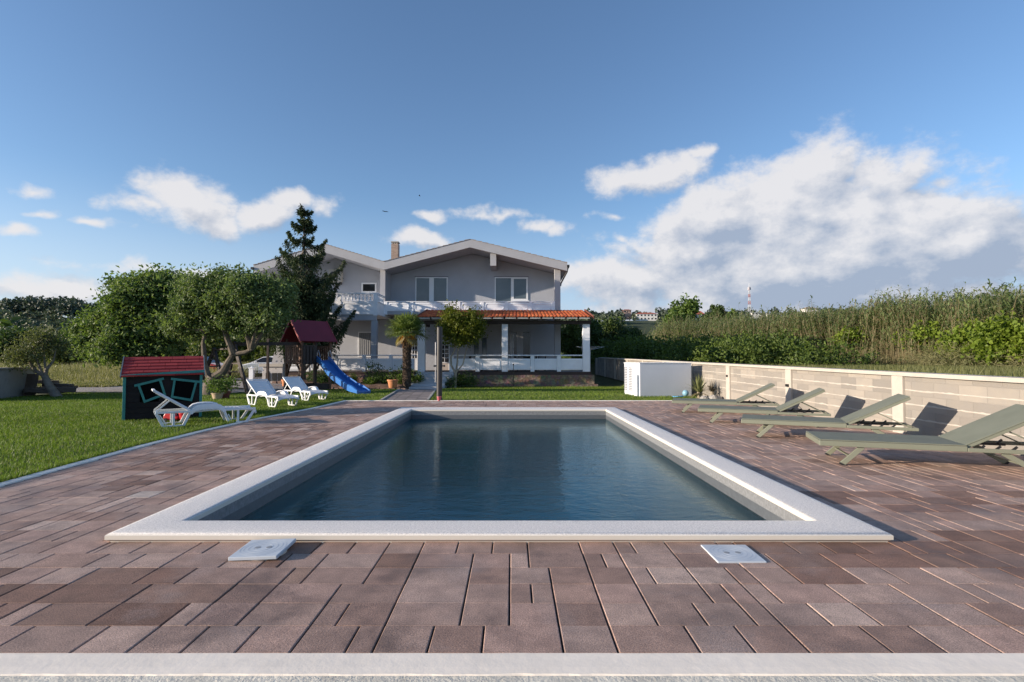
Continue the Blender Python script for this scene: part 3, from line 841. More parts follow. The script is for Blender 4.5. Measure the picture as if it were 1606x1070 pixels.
# ---------------------------------------------------------------- white plastic loungers on the grass
def plastic_lounger():
    t = thing('plastic_lounger', 'x', 'sun lounger', group='white plastic loungers on the lawn')
    Wd = .66
    def slats(x0, x1, zf, n, m, d=.0):
        st = (x1 - x0) / n
        for i in range(n):
            a = x0 + i * st; b2 = a + st * .74
            m.add([(a, .05, zf(a) - .022), (b2, .05, zf(b2) - .022), (b2, Wd - .05, zf(b2) - .022), (a, Wd - .05, zf(a) - .022),
                   (a, .05, zf(a)), (b2, .05, zf(b2)), (b2, Wd - .05, zf(b2)), (a, Wd - .05, zf(a))],
                  [(0, 3, 2, 1), (4, 5, 6, 7), (0, 1, 5, 4), (1, 2, 6, 5), (2, 3, 7, 6), (3, 0, 4, 7)])
        for y_ in (.05, Wd * .5, Wd - .05):
            pts = [(x, y_, zf(x) - .026) for x in np.linspace(x0, x1, 10)]; m.tube(pts, .014, 5)
    zs = lambda x: .30 + .035 * math.sin((x - .62) / 1.25 * math.pi) - .03 * max(0, x - 1.55) / .3
    m = MB(); slats(.64, 1.86, zs, 15, m)
    pts = [(1.84, y, zs(1.86) - .01 - .05 * abs(y / Wd * 2 - 1) ** 3) for y in np.linspace(0.0, Wd, 9)]
    m.tube(pts, .022, 6)
    m.build('seat', PLASTIC, t, smooth=True)
    a = R(34); p0 = (.62, .30)
    zb = lambda x: p0[1] + (p0[0] - x) * math.tan(a)
    m = MB(); slats(-.02, .60, zb, 9, m)
    for y_ in (.02, Wd - .02): m.bar((.62, y_, .295), (-.05, y_, zb(-.05) - .01), .03, .04)
    m.bar((-.05, .0, zb(-.05)), (-.05, Wd, zb(-.05)), .05, .035, side=(1, 0, 0))
    m.build('backrest', PLASTIC, t, bevel=.006)
    for y_ in (.05, Wd - .05):
        m = MB(); m.bar((.22, y_, zb(.22) - .03), (-.02, y_, .315), .022, .03); m.build('back_prop', PLASTIC, t, bevel=.004)
    for y_ in (.0, Wd - .035):
        for xa, xb, ba, bb in ((-.02, .60, .12, .47), (1.2, 1.84, 1.32, 1.66)):
            m = MB(); yc = y_ + .0175
            m.bar((xa, yc, .30), (xb, yc, .30), .045, .045)
            m.bar((xa + .01, yc, .29), (ba, yc, .015), .035, .055); m.bar((xb - .01, yc, .29), (bb, yc, .015), .035, .055)
            m.bar(((ba + bb) / 2, yc, .03), ((ba + bb) / 2, yc, .285), .03, .045); m.bar((ba - .02, yc, .018), (bb + .02, yc, .018), .036, .036)
            m.bar((xa + .10, yc, .20), (ba + .05, yc, .05), .02, .02)
            m.build('leg_frame', PLASTIC, t, bevel=.006)
        # arched arm
        V = []; F_ = []; k = 14
        prof = [(.58, .27), (.62, .36), (.68, .415), (.78, .44), (.92, .448), (1.06, .44), (1.15, .415), (1.21, .36), (1.25, .28)]
        m = MB(); s_ = -1 if y_ < .1 else 1; yb = .035 if y_ < .1 else Wd - .035
        for i, (x, z) in enumerate(prof): V += [(x, yb - s_ * .045, z - .01), (x, yb + s_ * .04, z), (x, yb + s_ * .05, z - .02), (x, yb + s_ * .05, max(.24, z - .12)), (x, yb + s_ * .035, max(.24, z - .12)), (x, yb + s_ * .03, z - .03), (x, yb - s_ * .045, z - .03)]
        for i in range(len(prof) - 1):
            for j in range(7): F_.append((i * 7 + j, i * 7 + (j + 1) % 7, (i + 1) * 7 + (j + 1) % 7, (i + 1) * 7 + j))
        F_ += [tuple(range(7)), tuple((len(prof) - 1) * 7 + j for j in range(7))]
        m.add(V, F_); m.build('armrest', PLASTIC, t, smooth=True)
    return t
PL = plastic_lounger()
def place_pl(o, x, y, a, lab): o.location = (x, y, 0); o.rotation_euler = (0, 0, R(a)); o['label'] = lab; o.scale = (.87,) * 3
place_pl(PL, -6.27, 9.42, 36, 'white plastic lounger in front of the red-roofed playhouse, back raised')
place_pl(copy_tree(PL), -7.12, 14.33, -38, 'white plastic lounger on the lawn midway between the fruit tree trunk and the slide')
place_pl(copy_tree(PL), -7.08, 16.5, -40, 'white plastic lounger standing right beside the foot of the blue slide')

# ---------------------------------------------------------------- playhouse
GREYB = M('greyed board', (.20, .22, .23), .8)
ph = thing('playhouse', 'small dark wooden playhouse with crooked teal windows and red shingle roof', 'playhouse', (-7.69, 10.53, 0), R(32)); ph.scale = (.85, 1, 1)
PW_, PD = 1.60, 1.25
m = MB(); nb = 8
for i in range(nb):
    z0 = .02 + i * .112
    def wallrow(x0, x1, z0, z1): m.box(x0, x1, 0, .02, z0, z1)
    wins = [(.33, .71), (1.02, 1.40)]
    if .30 < z0 + .05 < .72:
        wallrow(.04, .33, z0, z0 + .108); wallrow(.71, 1.02, z0, z0 + .108); wallrow(1.40, 1.56, z0, z0 + .108)
    else: wallrow(.04, 1.56, z0, z0 + .108)
    m.box(.04, .06, .021, PD, z0, z0 + .108); m.box(1.54, 1.56, .021, PD, z0, z0 + .108); m.box(.061, 1.539, PD - .02, PD, z0, z0 + .108)
m.build('board_wall', DARKBOARD, ph)
m = MB(); m.box(.06, 1.54, .022, PD - .022, .0, .03); m.box(.07, 1.53, PD - .05, PD - .022, .03, .88); m.build('interior_lining', M('dark interior', (.012, .009, .01), .9), ph)
m = MB(); m.prism([(0, .86), (PD, .86), (PD / 2, 1.24)], .05, .07, 'x'); m.prism([(0, .90), (PD, .90), (PD / 2, 1.25)], 1.53, 1.55, 'x'); m.build('gable_board', DARKBOARD, ph)
for x in (0, PW_ - .06):
    m = MB(); m.box(x, x + .06, -.022, .038, 0, .86 + x * .06); m.build('corner_post', TEAL, ph, bevel=.004)
m = MB(); m.bar((-.03, -.035, .875), (PW_ + .03, -.035, .965), .024, .055); m.build('eave_board', TEAL, ph, bevel=.003)
# crooked windows
def crooked(pts, top):
    fr = MB()
    n = 4
    for i in range(4):
        a = Vector((pts[i][0], -.012, pts[i][1])); b2 = Vector((pts[(i + 1) % 4][0], -.012, pts[(i + 1) % 4][1]))
        d = (b2 - a).normalized() * .02
        if i == top: d = d * 4
        off = Vector((0, -.002 * (i % 2) - (.004 if i == top else 0), 0))
        fr.bar(a - d + off, b2 + d + off, .022, .048)
    fr.build('window_frame', TEAL, ph, bevel=.003)
s = .0789
crooked([(.30, .70), (.72, .80), (.82, .50), (.43, .36)], 0)
crooked([(1.02, .80), (1.47, .745), (1.37, .36), (.97, .44)], 0)
m = MB()
for (q) in (((.33, .70), (.71, .78), (.80, .50), (.44, .38)), ((1.04, .78), (1.44, .74), (1.35, .38), (.99, .45))):
    m.prism([p for p in q], -.003, -.0005)
m.build('window_shadow_plate', M('black opening shade', (.004, .004, .005), .95, spec=.1), ph)  # solid black plates, the shade of the interior is put into their colour
m = MB(); rows = 6; rr = random.Random(8); y0, z0 = -.07, .86; y1, z1 = PD / 2, 1.245
sl_ = Vector((0, y1 - y0, z1 - z0)); Ls = sl_.length; sl_.normalize(); nr = Vector((0, -sl_.z, sl_.y))
for side in (0, 1):
    for i in range(rows):
        x = -.03 - rr.random() * .2
        while x < PW_ + .03:
            w_ = rr.uniform(.22, .34); xa = max(-.03, x); xb = min(PW_ + .03, x + w_ - .006)
            if xb - xa > .03:
                zz = [.03 * (xv / PW_) for xv in (xa, xb)]
                t0 = i * Ls / rows; t1 = (i + 1) * Ls / rows + .01
                for q0, q1, h0, h1 in ((t0, t1, .022, .008),):
                    def pp(xv, tt, hh, zadd):
                        p = Vector((xv, y0, z0)) + sl_ * tt + nr * hh; p.z += zadd
                        if side: p.y = PD - p.y
                        return p
                    vs = [pp(xa, q0, 0, zz[0]), pp(xb, q0, 0, zz[1]), pp(xb, q1, 0, zz[1]), pp(xa, q1, 0, zz[0]), pp(xa, q0, h0, zz[0]), pp(xb, q0, h0, zz[1]), pp(xb, q1, h1, zz[1]), pp(xa, q1, h1, zz[0])]
                    m.add(vs, [(0, 3, 2, 1), (4, 5, 6, 7), (0, 1, 5, 4), (1, 2, 6, 5), (2, 3, 7, 6), (3, 0, 4, 7)])
            x += w_
m.build('shingle_roof', shingle_mat(), ph)
for xx, k in ((-.045, 0), (PW_ + .045, .03)):
    m = MB(); m.bar((xx, -.08, .85 + k), (xx, PD / 2, 1.255 + k), .02, .05, side=(1, 0, 0)); m.bar((xx, PD + .08, .85 + k), (xx, PD / 2, 1.255 + k), .02, .05, side=(1, 0, 0))
    m.build('barge_board', GREYB, ph)

# ---------------------------------------------------------------- play tower with slide and swing frame
PT = thing('play_tower', 'brown wooden climbing tower with maroon roof, blue slide and dark swing beam', 'play tower', (-7.80, 21.2, 0))
fd = Vector((.63, .78, 0)).normalized(); fn = Vector((.78, -.63, 0)).normalized()
def tp(a, d, z): return fd * a - fn * d + Vector((0, 0, z))      # a along the front, d back from it
hw, dp = .62, 1.15
for a in (-hw, hw):
    for d in (0, dp):
        m = MB(); m.bar(tp(a, d, -.2), tp(a, d, 2.05), .09, .09, side=tuple(fn)); m.build('post', BROWNWOOD, PT, bevel=.006)
m = MB(); m.bar(tp(-.02, 0, -.1), tp(-.02, 0, 1.9), .07, .07, side=tuple(fn)); m.build('middle_post', DARKWOOD, PT)
m = MB(); m.bar(tp(-hw, dp / 2, 1.13), tp(hw, dp / 2, 1.13), dp + .06, .07, side=tuple(fn)); m.build('platform', BROWNWOOD, PT)
def slatwall(p, q, z0, z1, n, mat, nm):
    m = MB(); p = Vector(p); q = Vector(q); d = (q - p); L = d.length; d.normalize(); sd = d.cross(Vector((0, 0, 1)))
    for i in range(n):
        c = p + d * (L * (i + .5) / n); m.bar(c + Vector((0, 0, z0)), c + Vector((0, 0, z1)), .018, L / n * .72, side=tuple(sd))
    m.bar(p + Vector((0, 0, z1)) - sd * .02, q + Vector((0, 0, z1)) - sd * .02, .02, .07, side=tuple(sd)); m.bar(p + Vector((0, 0, z0 + .08)) - sd * .02, q + Vector((0, 0, z0 + .08)) - sd * .02, .02, .06, side=tuple(sd))
    m.build(nm, mat, PT)
slatwall(tp(-hw - .06, 0, 0), tp(-hw - .06, dp, 0), 1.02, 1.74, 8, BROWNWOOD, 'side_railing')
slatwall(tp(hw + .06, 0, 0), tp(hw + .06, dp, 0), 1.02, 1.74, 8, BROWNWOOD, 'side_railing')
slatwall(tp(-hw, dp + .06, 0), tp(hw, dp + .06, 0), 1.02, 1.74, 9, DARKWOOD, 'back_railing')
slatwall(tp(-hw, -.06, 0), tp(-.05, -.06, 0), 1.02, 1.74, 4, DARKWOOD, 'front_railing')
for a in (-hw, hw):
    for d0, d1 in ((.02, .38), (dp - .02, dp - .38)): m = MB(); m.bar(tp(a, d0, .66), tp(a, d1, 1.08), .05, .07, side=tuple(fd)); m.build('brace', BROWNWOOD, PT)
for a0, a1 in ((-hw + .02, -hw + .4), (hw - .02, hw - .4)): m = MB(); m.bar(tp(a0, 0, .66), tp(a1, 0, 1.08), .05, .07, side=tuple(fn)); m.build('brace', BROWNWOOD, PT)
m = MB()   # sandbox boards at the foot and the ladder behind
for p, q in ((tp(-hw, 0, .12), tp(hw, 0, .12)), (tp(hw, 0, .12), tp(hw, dp, .12)), (tp(-hw, dp, .12), tp(hw, dp, .12))): m.bar(p, q, .03, .22, side=tuple((q - p).cross(Vector((0, 0, 1)))))
m.build('base_board', DARKWOOD, PT)
m = MB()
for a in (-.42, .12): m.bar(tp(a, dp + .55, 0), tp(a, dp + .05, 1.15), .05, .08, side=tuple(fd))
for k in range(4): z = .2 + k * .25; dd_ = dp + .55 - .5 * z / 1.15; m.bar(tp(-.42, dd_, z), tp(.12, dd_, z), .08, .03, side=tuple(fn))
m.build('ladder', DARKWOOD, PT)
# roof: ridge along the front, gables at the ends
m = MB(); ov = .16; rz, ez = 2.78, 1.92
for sgn in (0, 1):
    d0 = -.18 if sgn == 0 else dp + .18
    e0, e1 = tp(-hw - ov, d0, ez), tp(hw + ov + .05, d0, ez); r0, r1 = tp(-hw - ov, dp / 2, rz), tp(hw + ov, dp / 2, rz)
    nn = (e1 - e0).cross(r0 - e0).normalized() * (.022 if sgn == 0 else -.022)
    m.add([e0, e1, r1, r0, e0 + nn, e1 + nn, r1 + nn, r0 + nn], [(0, 1, 2, 3), (4, 7, 6, 5), (0, 4, 5, 1), (1, 5, 6, 2), (2, 6, 7, 3), (3, 7, 4, 0)])
m.build('roof', REDROOF, PT)
for a in (-hw - ov - .015, hw + ov + .015):
    m = MB()
    for d0 in (-.21, dp + .21): m.bar(tp(a, d0, ez - .04), tp(a, dp / 2, rz + .01), .022, .07, side=tuple(fd))
    m.build('gable_trim', REDTRIM, PT)
# slide
sd_ = Vector((.69, -.72, 0)).normalized(); sp = Vector((0, 0, 0)) + fd * .26 + fn * .05
sx = sd_.cross(Vector((0, 0, 1)))
prof = [(0, 1.20), (.12, 1.19), (.45, .98), (.95, .70), (1.4, .50), (1.9, .36), (2.35, .22), (2.75, .12), (3.05, .10), (3.3, .11), (3.38, .06)]
xs_ = np.linspace(0, 3.38, 30); zz_ = np.interp(xs_, [p[0] for p in prof], [p[1] for p in prof])
zz_ = np.convolve(np.pad(zz_, 2, 'edge'), np.ones(5) / 5, 'valid')
V = []; F_ = []; cs = [(-.27, -.06), (-.27, .15), (-.225, .17), (-.20, .02), (0, -.005), (.20, .02), (.225, .17), (.27, .15), (.27, -.06)]
for i, (d, z) in enumerate(zip(xs_, zz_)):
    k = 1 if d < 2.9 else max(.25, 1 - (d - 2.9) * 1.5)
    for (c, h) in cs:
        V.append(sp + sd_ * d + sx * c + Vector((0, 0, z + (h * k if h > 0 else h))))
n = len(cs)
for i in range(len(xs_) - 1):
    for j in range(n): F_.append((i * n + j, i * n + (j + 1) % n, (i + 1) * n + (j + 1) % n, (i + 1) * n + j))
F_ += [tuple(range(n)), tuple((len(xs_) - 1) * n + j for j in range(n))]
m = MB(); m.add(V, F_); m.build('slide', BLUEP, PT, smooth=True)
m = MB(); m.bar(sp + sd_ * 3.36 - sx * .27 + Vector((0, 0, -.02)), sp + sd_ * 3.36 + sx * .27 + Vector((0, 0, -.02)), .04, .2, side=tuple(sd_)); m.build('slide_lip', BLUEP, PT, bevel=.015)
for c in (-.24, .24):
    m = MB(); q = sp + sx * c; m.tube([q + Vector((0, 0, 1.12)), q + Vector((0, 0, 1.52)), q + sd_ * .12 + Vector((0, 0, 1.58)), q + sd_ * .3 + Vector((0, 0, 1.30))], .014, 6); m.build('grab_handle', M('pale metal', (.55, .56, .58), .4, metal=.6), PT)
# swing beam and A frames
base = Vector((-7.80, 21.2, 0))
B0 = at(476, 538, 20.9) - base; B1 = at(368, 540, 19.2) - base; B2 = at(336, 549, 20.2) - base
m = MB(); m.bar(B0 + Vector((.0, 0, -.02)), B1 + Vector((-.15, 0, 0)), .09, .12, side=(0, 1, 0)); m.build('swing_beam', DARKWOOD, PT)
m = MB(); m.bar(B1 + Vector((0, .12, -.12)), B2 + Vector((0, 0, .0)), .06, .06, side=(0, 1, 0)); m.build('top_rail', DARKWOOD, PT)
for (ap, f0, f1) in ((B1, at(354, 608, 19.9) - base, at(389, 617, 18.9) - base), (B2, at(309, 600, 20.8) - base, at(354, 618, 19.4) - base)):
    f0.z = -.05; f1.z = -.05; a0 = ap + Vector((-.03, 0, .07)); a1 = ap + Vector((.03, 0, .07))
    for f in (f0, f1):
        m = MB(); m.bar(ap + (ap - f) * .04, f, .09, .11, side=(.3, 1, 0)); m.build('frame_leg', DARKWOOD, PT)
    for k in range(5):
        q = .22 + k * .165; m = MB(); m.bar(ap.lerp(f0, q), ap.lerp(f1, q), .05, .05, side=(0, 1, 0)); m.build('rung', DARKWOOD, PT)

# ---------------------------------------------------------------- small things about the garden
def pot(name, label, loc, r0, h, mat, group=None, plant=None, seed=1, ph_=.35, pr=.3, n=400, size=.07, lm=None):
    t = thing(name, label, 'flower pot', loc, 0, group)
    m = MB(); m.lathe([(r0 * .68, 0), (r0 * .72, .01), (r0 * .95, h * .82), (r0 * 1.06, h * .83), (r0 * 1.06, h), (r0 * .95, h), (r0 * .93, h * .9), (0.01, h * .88)], n=20)
    m.build('pot', mat, t, smooth=True)
    if plant:
        crown('foliage', t, [(0, 0, h + ph_ * .45, pr, pr, ph_ * .6)], 30, n // 30, size, plant, seed, pr * .35, .45, 2, zmin=h * .9)
    return t
G_DEEP = leaf_mat('deep green leaves', (.03, .065, .015), (.08, .14, .03), .3, 2)
G_MID = leaf_mat('mid green leaves', (.06, .11, .022), (.15, .22, .045), .35, 1.4)
G_OLIVE = leaf_mat('grey olive leaves', (.075, .10, .045), (.16, .18, .085), .3, 1.6)
G_BRIGHT = leaf_mat('bright green leaves', (.085, .15, .02), (.19, .27, .035), .4, 1.2)
G_WALNUT = leaf_mat('walnut leaves', (.055, .10, .032), (.225, .285, .12), .36, 1.6)
G_FIR = leaf_mat('fir needles', (.022, .040, .020), (.062, .088, .026), .12, 1.5, rough=.7)
G_CITRUS = leaf_mat('citrus leaves', (.05, .075, .008), (.20, .22, .02), .35, 2.2)
G_PALM = leaf_mat('palm leaf', (.09, .14, .035), (.22, .28, .07), .25, 2)
G_STRAW = leaf_mat('straw', (.22, .18, .09), (.36, .31, .17), .3, 2)

pot('flower_pot', 'cream flower pot with green plant, left one at the foot of the tree trunk', (*at(341, 626, 16.3).xy, 0), .17, .20, M('buff clay', (.48, .36, .24), .8), 'pots under the fruit tree', G_MID, 3, .42, .34, 500, .09)
pot('flower_pot', 'brown flower pot with green plant, right one at the foot of the tree trunk', (*at(352, 626, 16.6).xy, 0), .18, .22, M('brown clay', (.16, .05, .035), .7), 'pots under the fruit tree', G_MID, 4, .45, .34, 500, .09)
gz = zt(-6, 27.4)
pot('flower_pot', 'large orange terracotta pot at the foot of the palm', (*at(616, 605, 27.0).xy, gz + .1), .27, .42, TERRA)
pot('flower_pot', 'small tan pot by the end of the brick barbecue', (*at(447, 604, 25.5).xy, zt(-10.9, 25.5)), .16, .33, TERRA)

# red toys beneath the playhouse lounger
for i, (px_, lab, s_) in enumerate(((270, 'red toy car with round face on the grass under the white lounger', 1), (289, 'red toy bucket lying beside the toy car under the lounger', .8))):
    p = at(px_, 653, 10.35); t = thing('toy', lab, 'toy', (p.x, p.y, 0), R(20 * i))
    if i == 0:
        m = MB(); m.prism([(-.13, .04), (.13, .04), (.14, .10), (.06, .12), (.03, .19), (-.09, .19), (-.13, .12)], -.07, .07); m.build('body', M('red plastic', (.55, .02, .025), .4), t, bevel=.015)
        for xx in (-.08, .08):
            for yy_ in (-.085, .085): m = MB(); m.tube([(xx, yy_ - .012, .04), (xx, yy_ + .012, .04)], .04, 14); m.build('wheel', BLACK, t)
    else:
        m = MB(); m.lathe([(.06, 0), (.095, .16), (.102, .165), (.102, .18), (.088, .18), (.055, .012), (.01, .012)]); m.build('bucket', M('red bucket plastic', (.5, .02, .03), .4), t, smooth=True)
        m = MB(); m.tube([(.1 * math.cos(a), 0, .17 + .08 * math.sin(a)) for a in np.linspace(0, math.pi, 12)], .005, 5); m.build('handle', PVC, t)

# solar shower at the far edge of the deck
sh = thing('solar_shower', 'tall dark cylindrical solar shower standing at the far edge of the deck', 'shower', (-2.15, 15.78, 0))
m = MB(); m.tube([(0, 0, 0), (0, 0, 2.15)], .085, 24); m.lathe([(.088, 2.151), (.09, 2.17), (.06, 2.18), (.01, 2.182)], n=24); m.build('tank', M('black tank', (.028, .026, .027), .45, .1, 3, bd=.002), sh, smooth=True)
m = MB(); m.lathe([(.13, 0), (.13, .012), (.10, .02), (.10, .035), (.09, .04)], n=24); m.build('base_flange', BLACKMETAL, sh)
m = MB(); m.tube([(-.115, -.01, .55), (-.115, -.01, 1.72)], .016, 8); m.tube([(-.08, 0, .56), (-.13, -.01, .56)], .012, 6); m.tube([(-.08, 0, 1.70), (-.13, -.01, 1.70)], .012, 6); m.build('side_pipe', M('steel pipe', (.4, .4, .42), .35, metal=.8), sh)
m = MB(); m.tube([(-.15, -.02, 1.02), (.15, -.02, 1.02)], .017, 10); m.tube([(.13, -.02, 1.02), (.17, -.02, 1.02)], .028, 12); m.tube([(-.17, -.02, 1.02), (-.13, -.02, 1.02)], .028, 12); m.build('tap', BLACKMETAL, sh, smooth=True)
t = thing('foot_ball', 'small pinkish red flower pot at the foot of the dark shower column', 'flower pot', (-2.13, 15.60, .0))
t.name = 'small_pot'
m = MB(); m.lathe([(.045, .0), (.065, .11), (.072, .112), (.07, .13), (.05, .13), (.01, .12)], n=16); m.build('pot', M('pink plastic', (.45, .10, .12), .5), t, smooth=True)

# white equipment shed
cs_ = thing('equipment_shed', 'low white plastered pool pump shed with louvred side by the wall', 'shed', (4.19, 17.45, -.05))
A_, B_ = Vector((0, 0)), Vector((1.80, .34)); D_ = Vector((-.20, 1.45))
def pz(p, z): return (p.x, p.y, z)
def quadbox(m, p, u, v, z0, z1):
    q = [p, p + u, p + u + v, p + v]; m.add([pz(x, z0) for x in q] + [pz(x, z1) for x in q], [(0, 3, 2, 1), (4, 5, 6, 7), (0, 1, 5, 4), (1, 2, 6, 5), (2, 3, 7, 6), (3, 0, 4, 7)])
m = MB(); quadbox(m, A_, B_, D_, 0, 1.13); m.build('wall', M('white shed paint', (.66, .68, .72), .7, .03, 1.5, .1, 60, bd=.003), cs_, bevel=.006)
m = MB(); quadbox(m, A_ + B_ * -.012 + D_ * -.012, B_ * 1.024, D_ * 1.024, 1.133, 1.155); m.build('roof_slab', WHITE, cs_, bevel=.004)
for side in (.50, .80):
    m = MB()
    for k in range(14):
        z = .22 + k * .058; u = D_.normalized(); nrm = Vector((-u.y, u.x))
        p = A_ + D_ * side + nrm * .006
        m.bar((p.x, p.y, z), (p.x + u.x * .26, p.y + u.y * .26, z), .03, .028, side=(nrm.x, nrm.y, -.8))
    m.build('louvre', M('louvre grey', (.30, .31, .34), .6), cs_)
# blue hose reel / ball by it
bl = thing('blue_ball', 'light blue ball with a hose end lying against the pump shed', 'ball', (5.60, 17.2, 0.09))
m = MB(); rb = .10
m.lathe([(rb * math.sin(a) + .001, -rb * math.cos(a) + .04) for a in np.linspace(0, math.pi, 14)], n=20); m.build('ball', M('light blue plastic', (.22, .42, .55), .4), bl, smooth=True)
m = MB(); m.tube([(-.1, -.05, -.06), (-.3, -.1, -.07), (-.42, -.02, -.07), (-.36, .06, -.07)], .02, 8); m.build('hose_end', M('blue hose', (.10, .35, .60), .4), bl, smooth=True)

# spiky plants by the end of the wall
def spiky(label, loc, n, L, mat, seed, trunk=.12, wd=.035, spread=1.0, dead=0):
    t = thing('yucca', label, 'plant', loc); r = random.Random(seed); m = MB(); dm = MB()
    for i in range(n):
        a = r.uniform(0, 2 * math.pi); e = r.uniform(.15, 1.45) if i > dead else r.uniform(-.5, .2); l = L * r.uniform(.7, 1.1)
        d = Vector((math.cos(a) * math.cos(e) * spread, math.sin(a) * math.cos(e) * spread, math.sin(e))).normalized(); s_ = d.cross(Vector((0, 0, 1))).normalized()
        pts = [Vector((0, 0, trunk)) + d * l * q - Vector((0, 0, (q ** 2.2) * l * .22 * math.cos(e))) for q in (0, .35, .7, 1)]; ws = [wd * .6, wd, wd * .7, .002]
        vs = []
        for p, w_ in zip(pts, ws): vs += [p - s_ * w_, p + s_ * w_]
        (dm if i <= dead and dead else m).add(vs, [(0, 1, 3, 2), (2, 3, 5, 4), (4, 5, 7, 6)])
    m.build('leaves', mat, t, fix=False)
    if dead: dm.build('dry_leaves', G_STRAW, t, fix=False)
    m = MB(); m.tube([(0, 0, -.1), (0, 0, trunk + .03)], [.07, .05], 10); m.build('stem', BARK_PALE, t)
    return t
G_YUC = leaf_mat('yucca leaf', (.16, .18, .07), (.33, .34, .16), .2, 2)
spiky('spiky yucca with yellow green leaves beside the white pump shed', (*at(1096, 622, 16.6).xy, 0), 90, .62, G_YUC, 4, .18, .02, dead=14)
spiky('small dark spiky palm against the block wall right of the yucca', (*at(1117, 622, 16.4).xy, 0), 60, .38, leaf_mat('dull purple leaf', (.07, .06, .045), (.14, .12, .09), .1), 6, .22, .012)
r = random.Random(12); rk = MB()
for i, (px_, Y_, s_) in enumerate(((1118, 16.1, .13), (1127, 16.2, .10), (1104, 16.1, .11), (1137, 16.3, .08))):
    p = at(px_, 625, Y_); t = MB()
    t.lathe([(.3 * s_, -.3 * s_), (s_ * 1.1, 0), (s_, s_ * .5), (s_ * .55, s_ * .85), (.02, s_ * .9)], n=9)
    t.v = [(v[0] * (1 + .25 * r.random()), v[1] * (1 + .25 * r.random()), v[2] * (1 + .3 * r.random())) for v in t.v]
    o = t.build('garden_stone', CONC, None); o.location = (p.x, p.y, 0)
    tag(o, ['largest grey stone in the bed beside the yucca', 'grey stone right of the largest one in the planted bed', 'grey stone in front of the yucca stem', 'smallest grey stone close to the wall pillar'][i], 'stone', 'stones in the planted bed')
#@@P4
# ---------------------------------------------------------------- the house
HB = Vector((-6.0, 34.0, -.32))
house = thing('house', 'two storey grey house with twin gables, white balconies and an orange tiled porch', 'house', HB)
def hp(m, name, mat, parent=None, **k):
    m.v = [(v[0] - HB.x, v[1] - HB.y, v[2] - HB.z) for v in m.v]
    return m.build(name, mat, parent or house, **k)
XV, XR, XL = -7.9, 3.4, -15.9           # valley, right eave, left eave
PK1, PK2 = (-2.59, 8.62), (-11.55, 8.32)
ZV, ZR, ZL = 7.23, 7.16, 7.02
TH_ = .50
def under(x, pk, e0, e1):                # underside of the gable at x
    return np.interp(x, [e0[0], pk[0], e1[0]], [e0[1], pk[1], e1[1]]) - TH_
YW = 34.6
m = MB()
m.prism([(XV + .0, -.5), (2.85, -.5), (2.85, under(2.85, PK1, (XV, ZV), (XR, ZR))), (PK1[0], PK1[1] - TH_), (XV, ZV - TH_)], YW, 46, 'y')
hp(m, 'wall', STUCCO)
m = MB(); m.prism([(XV - .002, -.5), (-15.2, -.5), (-15.2, under(-15.2, PK2, (XL, ZL), (XV, ZV))), (PK2[0], PK2[1] - TH_), (XV - .002, ZV - TH_)], YW + .05, 46, 'y')
hp(m, 'side_wing_wall', STUCCO)
# roof slopes (thick, the painted front edge shows as a light fascia)
rf_parts = []
for (a, b2, nm) in (((XV, ZV), PK1, 1), (PK1, (XR, ZR), 1), ((XL, ZL), PK2, 2), (PK2, (XV, ZV), 2)):
    m = MB(); y0 = 32.50 if nm == 1 else 32.52
    m.prism([(a[0], a[1] - TH_ + .02), (b2[0], b2[1] - TH_ + .02), (b2[0], b2[1] - .03), (a[0], a[1] - .03)], y0 + .12, 46.3, 'y')
    hp(m, 'roof_slab', STUCCO_L)
    m = MB(); m.prism([(a[0], a[1] - TH_), (b2[0], b2[1] - TH_), b2, a], y0, y0 + .118, 'y'); hp(m, 'fascia', STUCCO_L)
    # tile layer with its bumpy verge
    m = MB(); n = 16
    for i in range(n):
        p = Vector((a[0] + (b2[0] - a[0]) * i / n, 0, a[1] + (b2[1] - a[1]) * i / n)); q = Vector((a[0] + (b2[0] - a[0]) * (i + 1) / n, 0, a[1] + (b2[1] - a[1]) * (i + 1) / n))
        dn = 1 if (b2[1] < a[1]) else -1
        lo, hi = (.012, .05) if dn > 0 else (.05, .012)
        m.prism([(p.x, p.z), (q.x, q.z), (q.x, q.z + hi), (p.x, p.z + lo)], y0 - .03, 46.4, 'y')
    hp(m, 'roof_tiles', M('greyed roof tiles', (.30, .25, .23), .9, .2, 6))
# supporting beam end, columns
m = MB(); m.box(-1.35, -.98, 32.7, YW + .1, 7.02, 7.78); hp(m, 'beam', STUCCO_L)
m = MB(); m.box(2.66, 3.02, 33.0, 33.34, -.4, 7.0); hp(m, 'corner_column', STUCCO_L)
m = MB(); m.box(-8.22, XV - .004, 33.0, YW + .05, 4.0, 6.86); hp(m, 'party_pillar', STUCCO_L)
# gutter and downpipe at the right eave
m = MB(); m.box(XR - .02, XR + .13, 32.42, 46.3, ZR - .27, ZR - .13); hp(m, 'gutter', BLACKMETAL)
m = MB(); m.tube([(XR + .06, 32.7, ZR - .25), (XR + .02, 32.9, ZR - .5), (3.08, 33.3, ZR - 1.15), (3.06, 33.4, ZR - 1.3)], .05, 8); hp(m, 'downpipe', BLACKMETAL)
m = MB(); m.box(XL - .13, XL + .02, 32.42, 46.3, ZL - .27, ZL - .13); hp(m, 'gutter', BLACKMETAL)
